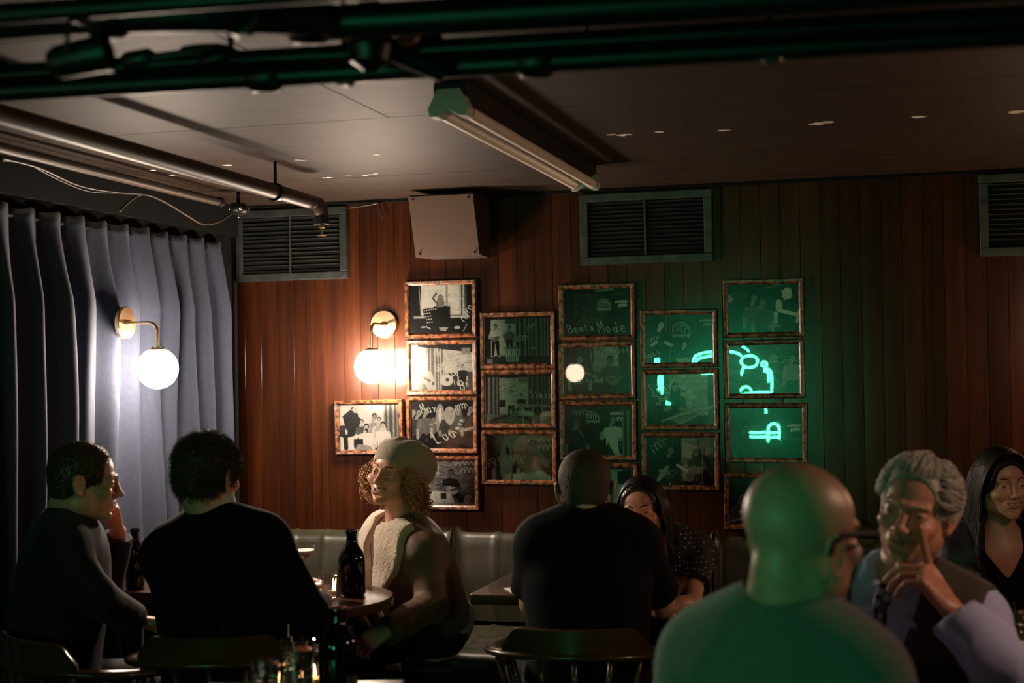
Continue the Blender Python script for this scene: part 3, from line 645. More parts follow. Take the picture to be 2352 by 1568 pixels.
p.text('BIG', .12, .6, .12, .95, .008); p.text('MAX', .5, .24, .16, .85, .008, rot=.3); p.text('LO', .68, .42, .1, .85, .007, rot=.8); p.text('DUKE', .57, .58, .12, .92, .008, rot=-.35); p.text('Kelb', .66, .7, .16, .95, .008, rot=-.1); p.text('simon', .82, .86, .14, .95, .008, rot=.1); p.text('B', 1.06, .98, .2, .9, .008)
p = pic('1C', .012); 
for x, tn, hl in ((.06, .5, 0), (.17, .25, 0), (.33, .6, 0), (.62, .6, 2.0), (.8, .25, 0), (1.0, .25, 1), (1.26, .2, 0)): p.person(x, .12+.04*sin(x*9), 1.15, .35, tn*.5 if hl else .03, tn*.25, .012, hairlen=hl)
p.ell(.82, .3, .12, .18, .35); p.ell(.82, .42, .07, .08, .4); p.ell(.62, .3, .035, .16, .65); p.seg(.4, .5, .62, .42, .01, .4); p.seg(1.05, .62, 1.3, .56, .03, .4); p.rect(.55, .72, 1.33, 1, .03, soft=.08)
p.text('Max', .24, .26, .2, .9, .008, rot=-.1); p.text('Lau', .56, .88, .26, .9, .009, rot=-.35); p.text('imon', .95, .68, .15, .85, .007, rot=-1.0); p.scrawl(.92, .16, .26, .13, 5, .8, .006, rot=-.2)
p = pic('1D', .1); p.bricks(0, 0, 1.33, .7, .08, .25); p.neon_in(.22, .02, .42, .6); p.script2(.9, .08, .5, .6); p.person(.12, .3, .9, .5, .02, .35, .04); p.person(.82, .2, 1.0, .1, .02, .02, .02, sit=True, guitar=-1, gt=.4); p.poly([(.25, .66), (.8, .7), (.9, .95), (.1, .98)], .5, soft=.04); p.rect(.6, .72, .72, .85, .04); p.mic(.28, .5, .45); p.rect(0, .93, 1.33, 1, .35, soft=.05); p.scrawl(1.1, .85, .12, .2, 3, .6)
p = pic('0A', .3); p.bricks(0, 0, .95, 1, .5, .9, .13, .06); p.rect(.8, 0, .98, .6, .85); p.drape(.98, 0, 1.33, 1, .1, .35, 4); p.rect(0, .45, .5, .7, .06)
p.person(.32, .06, 1.0, .5, .04, .03, .03, sit=True); p.poly([(.08, .25), (.25, .12), (.42, .2), (.48, .55), (.15, .55)], .035); p.ell(.36, .12, .045, .07, .5); p.person(.78, .2, 1.0, .35, .03, .3); p.person(.5, .32, .8, .5, .05, .1); p.person(.88, .28, .9, .5, .1, .4); p.person(.96, .38, .95, .5, .03, .62, .3); p.person(.6, .42, 1.0, .5, .03, .78, .3); p.ell(.6, .55, .035, .03, .04); p.rect(.32, .75, .52, .95, .03); p.poly([(.32, 1), (.4, .86), (.62, .88), (.72, 1)], .3); p.seg(.3, .72, .5, .66, .03, .75)
p = pic('2A', .04); p.bricks(.13, .06, .62, .82, .4, .75); p.rect(0, 0, .13, 1, .02); p.rect(.13, 0, 1.33, .07, .03); p.rect(.42, .06, .62, .16, .12); p.drape(.62, .05, 1.33, .9, .06, .28, 9); p.rect(0, .82, 1.33, 1, .05); p.person(.22, .16, .68, .3, .02, .7, .02, guitar=1, gt=.15); p.person(.5, .2, .6, .3, .03, .15); p.ell(.55, .66, .17, .03, .2)
for k in range(7): p.seg(.42+.045*k, .7, .45+.035*k, .93, .012, .6)
p.line([(.42, .69), (.72, .69)], .012, .6); p.rect(.05, .88, .16, .97, .25); p.scrawl(.6, .48, .25, .12, 5, .5, rot=-.1); p.scrawl(.84, .28, .2, .08, 3, .5, rot=-.5); p.ell(.96, .66, .05, .015, .5)
p = pic('2B', .04); p.drape(0, .05, .28, .9, .06, .3, 4); p.bricks(.28, .08, .85, .8, .35, .65, .08, .04); p.rect(0, 0, 1.33, .07, .03); p.rect(.66, .07, .84, .17, .3); p.drape(.85, .06, 1.33, .7, .08, .22, 6); p.rect(.28, .52, .5, .66, .05); p.rect(0, .8, 1.33, 1, .2, soft=.05); p.ring(.55, .95, .4, .1, .02, .08); p.person(.52, .33, .62, .5, .03, .6, .03); p.person(.72, .4, .5, .4, .02, .05, .05, sit=True, guitar=-1, gt=.3)
p.ell(1.03, .63, .18, .02, .3); p.seg(1.05, .65, 1.05, .95, .02, .05); 
for cx in (.85, 1.22):
    p.ell(cx, .79, .12, .05, .55); p.ring(cx, .7, .1, .06, .008, .4)
    for q in (-.09, .09): p.seg(cx+q, .8, cx+q*1.1, .98, .008, .5)
p.text('Simon', .9, .47, .15, .7, .007, rot=.05); p.scrawl(.45, .85, .3, .25, 5, .45, rot=-.4)
p = pic('2C', .02); p.rect(.2, 0, 1.33, .6, .12, soft=.1); p.ell(.5, .15, .3, .2, .3, soft=.15); p.neon_in(.42, .06, .42, .4); p.script2(.82, .12, .55, .55, .008); p.person(.4, .12, 1.5, .4, .35, .02, .02, hairlen=3.0); p.seg(.42, .3, .44, .42, .03, .02); p.person(.92, .12, 1.35, .2, .02, .18, .45, sit=True, guitar=1, gt=.2); p.poly([(.5, 1), (.55, .85), (.7, .88), (.72, 1)], .7); p.ell(1.02, .92, .2, .14, .4); p.text('PRIN', .08, .72, .17, .55, .007, rot=-.25); p.text('SIMN', .3, .68, .2, .6, .007, rot=-.15)
p = pic('3A', .012); p.bricks(.2, .12, .8, .85, .02, .09); p.rect(.2, .14, 1.15, .15, .15); p.poly([(.65, .04), (1.0, 0), (1.0, .06), (.6, .08)], .3); p.ell(.8, .36, .15, .16, .12, soft=.1); p.neon_in(.68, .25, .3, .6); p.script2(1.02, .3, .25, .7, .012); p.person(.4, .5, .7, .12, .02, .1); p.rect(0, .72, 1.33, 1, .012, soft=.1); p.text('Beats', .12, .92, .17, .9, .007, rot=-.1); p.text('Mode.', .7, .92, .23, .9, .007, rot=0)
p = pic('3B', .05); p.drape(0, 0, .55, 1, .02, .08, 4); p.seg(.53, 0, .58, .5, .01, .4); p.bricks(.6, 0, 1.08, .75, .25, .45, .16, .08); p.drape(1.08, 0, 1.33, 1, .02, .05, 3); p.person(.33, .16, 1.3, .35, .03, .08); p.person(.92, .2, 1.1, .12, .02, .05, .03, guitar=-1, gt=.2); p.seg(.45, .55, .6, .62, .03, .3); p.text('Sam', .2, .66, .13, .5, .006, rot=-.1); p.text('Bain', .24, .78, .12, .6, .006, rot=-.2); p.text('Somebodys', .75, .14, .13, .75, .006, rot=0)
p = pic('3C', .02); p.neon_in(.45, .14, .28, .8); p.script2(.9, .17, .35, .75, .012); p.person(.25, .25, 1.3, .2, .02, .03); p.person(.95, .2, 1.1, .3, .02, .5, .03, guitar=-1, gt=.08); p.poly([(.78, .6), (1.0, .4), (1.06, .95), (1.15, .99), (.98, .98)], .6); p.drape(1.12, .1, 1.33, 1, .05, .25, 2); p.scrawl(.16, .15, .4, .12, 6, .5, rot=.02); p.ell(.3, .5, .15, .02, .2, rot=1)
p = pic('3D', .06); p.rect(.7, .05, 1.1, .4, .4); p.bricks(.5, .4, 1.3, 1, .3, .6); p.rect(1.0, .08, 1.25, .35, .02); p.person(.5, .3, 1.0, .3, .03, .1)
p = pic('4A', .03); p.neon_in(.55, .18, .4, .5); p.script2(1.08, .15, .25, .4, .01); p.drape(.4, 0, .5, 1, .02, .2, 1); p.person(.33, .12, 1.2, .65, .02, .02, .02, arm=.6); p.person(.78, .55, .9, .5, .02, .05, .05, sit=True, guitar=1, gt=.5); p.scrawl(.05, .55, .25, .1, 4, .5, rot=-.3); p.text('Maks', .02, .92, .14, .5, .006, rot=-.4)
p = pic('4B', .06); p.bricks(.45, .02, 1.2, .8, .3, .5, .2, .1); p.drape(1.2, 0, 1.33, 1, .05, .15, 2); p.drape(0, 0, .4, 1, .02, .06, 3); p.person(.58, .18, 1.2, .35, .03, .08, .05, hairlen=1.5, arm=.5); p.seg(.62, .3, .78, .36, .012, .1); p.poly([(.4, .86), (.95, .62), (1.3, .66), (.7, .98)], .3); p.line([(.32, .9), (1.25, .64)], .012, .55)
for k in range(24): p.seg(.42+.033*k, .885-.0095*k, .45+.033*k, .93-.0095*k, .006, .08)
p.seg(1.0, .78, 1.3, .62, .015, .4); p.text('Jonni', .13, .42, .2, .85, .007, rot=-.3); p.text('xx', .2, .6, .1, .8, .006); p.line(smoothpts([(.2, .42), (.35, .48), (.45, .36), (.3, .4), (.28, .52), (.45, .45)]), .006, .7)
p = pic('4C', .02); p.bricks(.68, .03, 1.0, .9, .2, .4, .2, .09); p.poly([(.7, .1), (1.0, .2), (1.0, .5), (.7, .4)], .45, soft=.05); p.drape(.5, 0, .68, 1, .02, .06, 2); p.person(.48, .18, 1.25, .25, .02, .02, .02, guitar=1, gt=.1); p.person(.96, .26, .9, .35, .1, .08, .08, hairlen=1.2, guitar=-1, gt=.4); p.ell(.83, .78, .09, .12, .25); p.ring(.83, .78, .09, .12, .008, .5); p.mic(1.08, .25, .7); p.seg(1.1, .5, 1.25, .8, .006, .3); p.seg(.6, .58, .78, .7, .03, .6); p.ell(.32, .75, .05, .2, .35, rot=.6); p.scrawl(.1, .28, .35, .2, 4, .45, rot=-.6); p.scrawl(1.15, .3, .12, .15, 3, .3)
p = pic('5A', .02); p.ell(.2, .25, .2, .1, .06, rot=-.3); p.person(.5, .2, 1.2, .25, .05, .1); p.person(.66, .28, 1.2, .2, .04, .08); p.person(1.1, .05, 1.3, .5, .03, .02); p.poly([(1.0, .15), (1.18, .12), (1.2, .3), (1.05, .35)], .5); p.seg(.95, .55, 1.3, .65, .035, .55); p.ell(.95, .45, .06, .12, .45); p.seg(.7, .1, 1.15, 0, .02, .15); p.ell(.04, .3, .05, .07, .35); p.scrawl(.75, .88, .2, .1, 3, .35)
p = pic('5B', .05); p.bricks(0, .05, 1.33, .9, .04, .12, .25, .12); p.neon_in(.76, .22, .2, .5); p.person(1.2, .2, 1.1, .3, .03, .25); p.person(.4, .4, 1.0, .12, .03, .06); p.scrawl(1.0, .35, .25, .08, 3, .4)
p = pic('5C', .05); p.rect(.75, 0, 1.33, 1, .02); p.script2(1.05, .36, .25, .5, .012); p.neon_in(.8, .28, .16, .4); p.ell(.85, .7, .18, .3, .02); p.person(.3, .3, 1.3, .1, .02, .04); p.rect(.95, .6, 1.3, .63, .12)
p = pic('5D', .012); p.person(.25, .3, 1.3, .15, .02, .08, .02, arm=.3); p.line([(.0, .93), (.5, .78)], .02, .3); p.seg(.2, .72, .45, .68, .03, .25); p.person(.9, .2, 1.3, .2, .02, .03, .02, guitar=1, gt=.3); p.rect(.1, .97, .4, 1, .5)
for im in PIC.values(): im.grain(.035)

# ------------------------------------------------------------------ framed photographs
FR = {
 '0A': (766, 918, 925, 1045, -1.5, 'framed group portrait of six men, leftmost of all the framed photographs'),
 '1A': (927, 644, 1093, 774, .5, 'framed photograph of a singer behind a perforated music stand, above the other frames'),
 '1B': (930, 780, 1095, 907, .4, 'framed photograph with scrawled autographs all over, right beside the lit globe lamp'),
 '1C': (931, 910, 1096, 1042, .6, 'framed dark photograph of a band in a row, signed in white'),
 '1D': (933, 1046, 1100, 1173, .3, 'framed photograph partly hidden behind the woman in the beret, bottom of its column'),
 '2A': (1100, 716, 1275, 846, .4, 'framed photograph of two musicians and a slatted tub before long drapes, top of third column'),
 '2B': (1102, 848, 1277, 984, .6, 'framed photograph of a stage with two cane chairs and a table, middle of third column'),
 '2C': (1104, 987, 1279, 1115, .4, 'framed photograph of a long-haired singer beside a seated guitarist, bottom of third column'),
 '3A': (1281, 652, 1459, 780, .3, 'framed dark photograph autographed Beats Mode, top of fourth column'),
 '3B': (1281, 785, 1460, 916, -.6, 'framed photograph with a round lamp reflected in its left half, second in fourth column'),
 '3C': (1283, 920, 1463, 1058, .4, 'framed photograph directly above the short-haired man in black'),
 '3D': (1290, 1062, 1466, 1192, .4, 'framed photograph mostly hidden behind the short-haired man and the dark-haired woman'),
 '4A': (1468, 711, 1648, 843, .5, 'framed green-lit photograph of a standing singer and guitarist, top of fifth column'),
 '4B': (1470, 847, 1651, 988, -.5, 'framed green-lit photograph of a keyboard player with xx under the signature, middle of fifth column'),
 '4C': (1472, 992, 1653, 1127, .5, 'framed photograph above the dark-haired woman, bottom of fifth column'),
 '5A': (1659, 641, 1847, 773, .3, 'framed green-lit photograph at the top of the last column on the right'),
 '5B': (1661, 780, 1848, 915, -.4, 'framed photograph with the brightest green neon reflection, second in the last column'),
 '5C': (1664, 925, 1855, 1064, .8, 'framed photograph with a broken patch and a small neon reflection, third in the last column'),
 '5D': (1661, 1086, 1853, 1220, .4, 'framed dark photograph beside the bald man, bottom of the last column'),
}
def frame(key):
    x0, y0, x1, y1, rot, label = FR[key]
    a = on_y(x0, y0, D-.03); b = on_y(x1, y1, D-.03)
    # the box encloses the tilted picture: use mid heights
    cx, cz = (a[0]+b[0])/2, (a[2]+b[2])/2; hw, hh = (b[0]-a[0])/2, (a[2]-b[2])/2-.002
    zl = on_y(x0, (y0+y1)/2, D-.03)[2]; zr = on_y(x1, (y0+y1)/2, D-.03)[2]; cz = (zl+zr)/2
    t = thing('framed_photograph', label, 'picture', (cx, D-.02, cz), 'framed photographs on the wooden wall')
    ml = .021; dpt = .026; yb = -.0015; yf = -dpt
    # lean/tilt of each picture, in degrees: rz about wall normal, small lean so that glass reflects differently
    lean = {'2A': (.0, -.9), '2B': (.0, -.95)}.get(key, (0, 0))
    Mx = Matrix.Translation((cx, D, cz)) @ Euler((radians(lean[0]), radians(rot*.5), radians(lean[1]))).to_matrix().to_4x4()
    bm = bmesh.new(); prof = [(0, yb), (0, yf+.006), (.004, yf), (ml-.007, yf+.001), (ml-.003, yf+.005), (ml, yf+.009), (ml, yb)]
    cs = [(-1, -1), (1, -1), (1, 1), (-1, 1)]; rings = []
    for sx, sz in cs: rings.append([bm.verts.new(Mx @ Vector((sx*(hw-u), v, sz*(hh-u)))) for u, v in prof])
    for i in range(4):
        A, B = rings[i], rings[(i+1) % 4]
        for k in range(len(prof)-1): bm.faces.new((A[k], A[k+1], B[k+1], B[k]))
    bmesh.ops.recalc_face_normals(bm, faces=bm.faces)
    obj('frame', bm, 'frame', t)
    # print sheet
    w2, h2 = hw-ml+.003, hh-ml+.003; me = bpy.data.meshes.new('print'); vs = []; fs = []
    for j in range(GH):
        for i in range(GW): vs.append(Mx @ Vector((-w2+2*w2*i/(GW-1), yf+.0145, h2-2*h2*j/(GH-1))))
    for j in range(GH-1):
        for i in range(GW-1): k = j*GW+i; fs.append((k, k+GW, k+GW+1, k+1))
    me.from_pydata(vs, [], fs); at = me.color_attributes.new('ink', 'FLOAT_COLOR', 'POINT')
    v = np.clip(1.9*np.clip(PIC[key].a.ravel()-.012, 0, 1)**1.15, .004, .9); c = np.stack([v, v*.95, v*.88, np.ones_like(v)], 1).astype(np.float32).ravel(); at.data.foreach_set('color', c)
    obj('photo_print', me, 'print', t)
    bm = bmesh.new(); vv = [bm.verts.new(Mx @ Vector((sx*w2, yf+.0105, sz*h2))) for sx, sz in cs]; bm.faces.new(vv)
    obj('glass_pane', bm, 'pane', t)
for k in FR: frame(k)
# ------------------------------------------------------------------ banquette
def banquette(x0, x1, label):
    t = thing('banquette', label, 'bench seat', ((x0+x1)/2, 5.6, 0), 'green leather banquette sections along the wooden wall')
    n = 6; g = .006; a, b = x0+g, x1-g
    def sheet(prof, bul, nm, close=True):
        nx = n*12; bm = bmesh.new(); rows = []
        P = [Vector((0, p[0], p[1])) for p in prof]; nor = []
        for i in range(len(P)):
            tt = (P[min(i+1, len(P)-1)]-P[max(i-1, 0)]).normalized(); nor.append(Vector((0, -tt.z, tt.y)))
        for i in range(nx+1):
            u = i/nx; f = (u*n) % 1; bb = abs(sin(pi*f))**.22; e = min(1, min(u, 1-u)*n/.25); e = sqrt(max(0, 1-(1-e)**2))
            rows.append([bm.verts.new((a+(b-a)*u, P[k].y+nor[k].y*(bul*bb*(.5 if e < .5 else 1)-.02*(1-e)), P[k].z+nor[k].z*(bul*bb-.02*(1-e)))) for k in range(len(P))])
        for i in range(nx):
            for k in range(len(P)-1): bm.faces.new((rows[i][k], rows[i][k+1], rows[i+1][k+1], rows[i+1][k]))
        bm.faces.new(rows[0]); bm.faces.new(rows[-1][::-1]); bmesh.ops.recalc_face_normals(bm, faces=bm.faces)
        return smooth(obj(nm, bm, 'leather', t), 50)
    prof = [(D-.03, .44)] + [(D-.03, .77)] + [(5.818+.05*cos(q), .755+.062*sin(q)) for q in [radians(v) for v in range(0, 181, 18)]] + [(5.755, .70), (5.745, .62), (5.735, .54), (5.735, .45)]
    sheet(prof, .005, 'backrest')
    prof = [(5.74, .3), (5.74, .44)] + [(5.21, .435)] + [(5.2+.05*cos(q), .385+.05*sin(q)) for q in [radians(v) for v in range(90, 271, 20)]] + [(5.24, .30)]
    sheet(prof[::1], .008, 'seat_cushion')
    obj('plinth', BX(a, b, 5.26, D-.03, 0, .3, bev=.004), 'bulkhead', t)
    for xx in (a, b): smooth(obj('piping', TB(bez([(xx, 5.74, .46), (xx, 5.748, .6), (xx, 5.764, .75), (xx, 5.79, .805), (xx, 5.83, .82), (xx, 5.87, .8)], 30), .008, seg=8), 'leather_pipe', t))
banquette(-2.75, -1.865, 'green leather banquette section left of the woman in the beret, behind the cocktail glass')
banquette(-1.865, -.757, 'green leather banquette section between the woman in the beret and the dark-haired woman')
banquette(-.757, .35, 'green leather banquette section behind the bald man')
banquette(.35, 1.45, 'green leather banquette section behind the long-haired woman at the right edge')

# ------------------------------------------------------------------ tables
def round_table(c, r, label, zt=.75, th=.03, m='table'):
    t = thing('round_table', label, 'table', (c[0], c[1], 0)); p = (c[0], c[1], 0)
    smooth(obj('table_top', LT([(.001, zt), (r-.006, zt), (r, zt-.005), (r, zt-th), (r-.01, zt-th-.004), (.001, zt-th-.004)], p, 64), m, t), 35)
    smooth(obj('column', LT([(.05, zt-th-.004), (.05, zt-th-.02), (.028, zt-th-.04), (.026, .09), (.05, .05), (.06, .03)], p, 24), 'iron', t), 35)
    smooth(obj('foot_plate', LT([(.06, .03), (.2, .022), (.225, .012), (.23, 0), (.001, 0)], p, 40), 'iron', t), 35)
    for k in range(4):
        a = k*pi/2+.6; q = Vector((c[0]+.2*cos(a), c[1]+.2*sin(a), zt-th-.008)); bm = bmesh.new(); bmesh.ops.create_icosphere(bm, subdivisions=2, radius=.007, matrix=Matrix.Translation(q)); smooth(obj('bolt', bm, 'chrome', t))
    return t
def square_table(c, hx, hy, label, zt=.75, rot=0, th=.035, m='table'):
    t = thing('square_table', label, 'table', (c[0], c[1], 0)); Mx = Matrix.Translation((c[0], c[1], 0)) @ Euler((0, 0, rot)).to_matrix().to_4x4()
    bm = BX(-hx, hx, -hy, hy, zt-th, zt, bev=.006); bmesh.ops.transform(bm, verts=bm.verts, matrix=Mx); smooth(obj('table_top', bm, m, t), 40)
    smooth(obj('column', LT([(.05, zt-th), (.05, zt-th-.015), (.028, zt-th-.03), (.026, .09), (.05, .05), (.06, .03)], (c[0], c[1], 0), 24), 'iron', t), 35)
    bm = BX(-.22, .22, -.035, .035, 0, .03, bev=.01); box(bm, -.035, .035, -.22, .22, 0, .03, bev=.01); bmesh.ops.transform(bm, verts=bm.verts, matrix=Mx); smooth(obj('foot_cross', bm, 'iron', t), 40)
    return t
ZT = .75
def pt(px, py, z=ZT): return on_z(px, py, z)
c1 = dep(683, 1372, 4.78); round_table(c1, .325, 'small round dark wooden table with the big brown bottle, beside the woman in the beret')
cL = dep(352, 1340, 5.22); square_table(cL, .24, .27, 'dark wooden table between the two men at left, in front of the curtain')
cM = dep(1340, 1374, 4.95); square_table(cM, .33, .27, 'dark wooden table between the short-haired man and the dark-haired woman')
cF = dep(665, 1600, 3.2); square_table(cF, .24, .27, 'brown wooden table at the bottom left with tumblers on it, close to the camera', rot=radians(15.4))
cR = dep(2400, 1500, 3.72); square_table(cR, .3, .42, 'orange-brown wooden table at the lower right corner in front of the long-haired woman', rot=radians(8))

# ------------------------------------------------------------------ bottles and glasses
def bottle(p, h, r, label, m='bottle'):
    s = h/.24
    t = thing('bottle', label, 'bottle', tuple(p))
    pr = [(.001, .004*s), (r-.012, .0), (r-.003, .004), (r, .012), (r, .125*s), (r*.985, .138*s), (r*.86, .158*s), (r*.6, .178*s), (r*.42, .192*s), (r*.39, .205*s), (r*.37, .226*s), (r*.34, .2262*s), (r*.34, .2*s), (.001, .199*s)]
    smooth(obj('body', LT(pr, tuple(p), 40), m, t), 50)
    smooth(obj('lip', LT([(r*.37, .224*s), (r*.44, .226*s), (r*.45, .236*s), (r*.42, .24*s), (r*.34, .24*s), (r*.34, .22*s)], tuple(p), 32), m, t), 50)
    return t
bottle(pt(809, 1368), .222, .045, 'large brown glass bottle on the round table in front of the woman in the beret')
bottle(pt(311, 1352), .212, .036, 'dark glass bottle between the two men at left')
bottle(pt(777, 1590), .2, .046, 'dark bottle with green glints on the bottom table, nearest the camera')
def tumbler(p, r, h, label, fill=.6, group=None, ribs=0, liquid='water', ice=0, cat='glass'):
    t = thing('tumbler', label, cat, tuple(p), group); sg = 48
    bm = bmesh.new(); P = [(.001, .001), (r*.86, .001), (r*.9, .006), (r, h), (r-.0025, h+.0005), (r*.9-.004, .014), (.001, .012)]
    rings = []
    for q, z in P:
        rings.append([bm.verts.new((p[0]+q*(1+(.025*cos(ribs*2*pi*k/sg) if ribs and .01 < z < h*.8 else 0))*cos(2*pi*k/sg), p[1]+q*(1+(.025*cos(ribs*2*pi*k/sg) if ribs and .01 < z < h*.8 else 0))*sin(2*pi*k/sg), p[2]+z)) for k in range(sg)])
    for i in range(len(P)-1):
        for k in range(sg): bm.faces.new((rings[i][k], rings[i][(k+1) % sg], rings[i+1][(k+1) % sg], rings[i+1][k]))
    smooth(obj('glass_wall', bm, 'glass', t), 50)
    if fill:
        hf = .013+(h-.013)*fill; ri = lambda z: (r*.9-.0045)+(r-.003-r*.9+.004)*(z-.014)/(h-.014)
        smooth(obj('drink', LT([(.001, .0145), (ri(.0145), .0145), (ri(hf), hf), (.001, hf)], tuple(p), 40), liquid, t), 50)
    for k in range(ice):
        a = k*2.2+.4; q = Vector((p[0]+r*.42*cos(a), p[1]+r*.42*sin(a), p[2]+h*(.35+.17*(k % 3)))); b2 = BX(-.011, .011, -.011, .011, -.011, .011, bev=.003)
        bmesh.ops.transform(b2, verts=b2.verts, matrix=Matrix.Translation(q) @ Euler((k, k*1.7, k*.6)).to_matrix().to_4x4()); smooth(obj('ice_cube', b2, 'ice', t), 50)
    return t
gp = dep(757, 1372, 4.68); gp[2] = ZT
tumbler(gp, .036, .088, 'small ribbed clear glass held by the man in the dark jumper', fill=0, ribs=14)
tumbler(dep(800, 1360, 4.95)*np.array([1, 1, 0])+np.array([0, 0, ZT]), .034, .1, 'ribbed clear glass behind the big brown bottle on the round table', fill=0, ribs=14)
# candle in a glass
def candle(p, label, k=1):
    t = thing('candle_glass', label, 'candle', tuple(p))
    smooth(obj('glass_cup', LT([(.001, .001), (.022, .001), (.027, .05), (.0255, .05), (.021, .006), (.001, .006)], tuple(p), 32), 'glass', t), 50)
    smooth(obj('wax', LT([(.001, .0065), (.0195, .0065), (.021, .018), (.001, .018)], tuple(p), 24), 'candle', t), 40)
    smooth(obj('flame', LT([(.0005, .02), (.004*k, .026), (.0045*k, .031), (.0025*k, .04), (.0004, .05)], tuple(p), 14), 'flame', t))
cp = dep(771, 1365, 4.84); cp[2] = ZT; candle(cp, 'glowing candle in a glass between the held glass and the brown bottle')
def coupe(p, label):
    t = thing('coupe_glass', label, 'glass', tuple(p))
    pr = [(.001, .001), (.034, .001), (.034, .003), (.006, .008), (.004, .02), (.004, .085), (.008, .095), (.025, .105), (.042, .125), (.049, .148), (.0482, .148), (.041, .126), (.024, .107), (.001, .1)]
    smooth(obj('glass_bowl', LT(pr, tuple(p), 44), 'glass', t), 50)
    smooth(obj('drink', LT([(.001, .1005), (.0235, .1072), (.036, .118), (.001, .118)], tuple(p), 36), 'cocktail', t), 50)
    smooth(obj('foam', LT([(.001, .1182), (.0362, .1182), (.0412, .1265), (.001, .1268)], tuple(p), 36), 'foam', t), 50)
cg = dep(697, 1345, 5.02); cg[2] = ZT; coupe(cg, 'coupe cocktail glass with foam-topped drink behind the arm of the man in black')
tumbler(pt(609, 1600), .036, .095, 'short tumbler of iced water, left one on the bottom table', fill=.8, ice=4)
tumbler(pt(684, 1590), .041, .125, 'tall tumbler of water with lime, right one on the bottom table', fill=.8, ice=5)
tumbler(dep(2362, 1436, 3.66)*np.array([1, 1, 0])+np.array([0, 0, ZT]), .038, .13, 'tall glass with lime drink at the right edge before the long-haired woman', fill=.8, ice=3)
candle(dep(722, 1590, 3.42)*np.array([1, 1, 0])+np.array([0, 0, ZT]), 'candle in a glass glowing between the tumblers on the bottom table')
candle(dep(1452, 1374, 4.93)*np.array([1, 1, 0])+np.array([0, 0, ZT]), 'candle in a glass on the table before the dark-haired woman, hidden behind the man')
q = dep(2336, 1540, 3.45); candle(np.array([q[0], q[1], ZT]), 'candle in a glass on the lower right table')
# papers
def sheet(c, hx, hy, rz, label, nm='menu_card', fold=0):
    bm = bmesh.new(); Mx = Matrix.Translation(V(c)) @ Euler((0, 0, rz)).to_matrix().to_4x4()
    n = 12; rows = [[bm.verts.new(Mx @ Vector((-hx+2*hx*i/n, y, .002+fold*(i/n)**2))) for i in range(n+1)] for y in (-hy, hy)]
    for i in range(n): bm.faces.new((rows[0][i], rows[0][i+1], rows[1][i+1], rows[1][i]))
    o = obj(nm, bm, 'paper'); o.modifiers.new('s', 'SOLIDIFY').thickness = .0015; tag(o, label, 'menu')
c = dep(1190, 1382, 4.83); sheet((c[0]+.03, c[1], ZT), .06, .09, .5, 'white folded card on the table left of the short-haired man', fold=.008)
c = dep(876, 1568, 3.36); sheet((c[0], c[1], ZT), .045, .05, .27, 'white card on the bottom table right of the dark bottle')

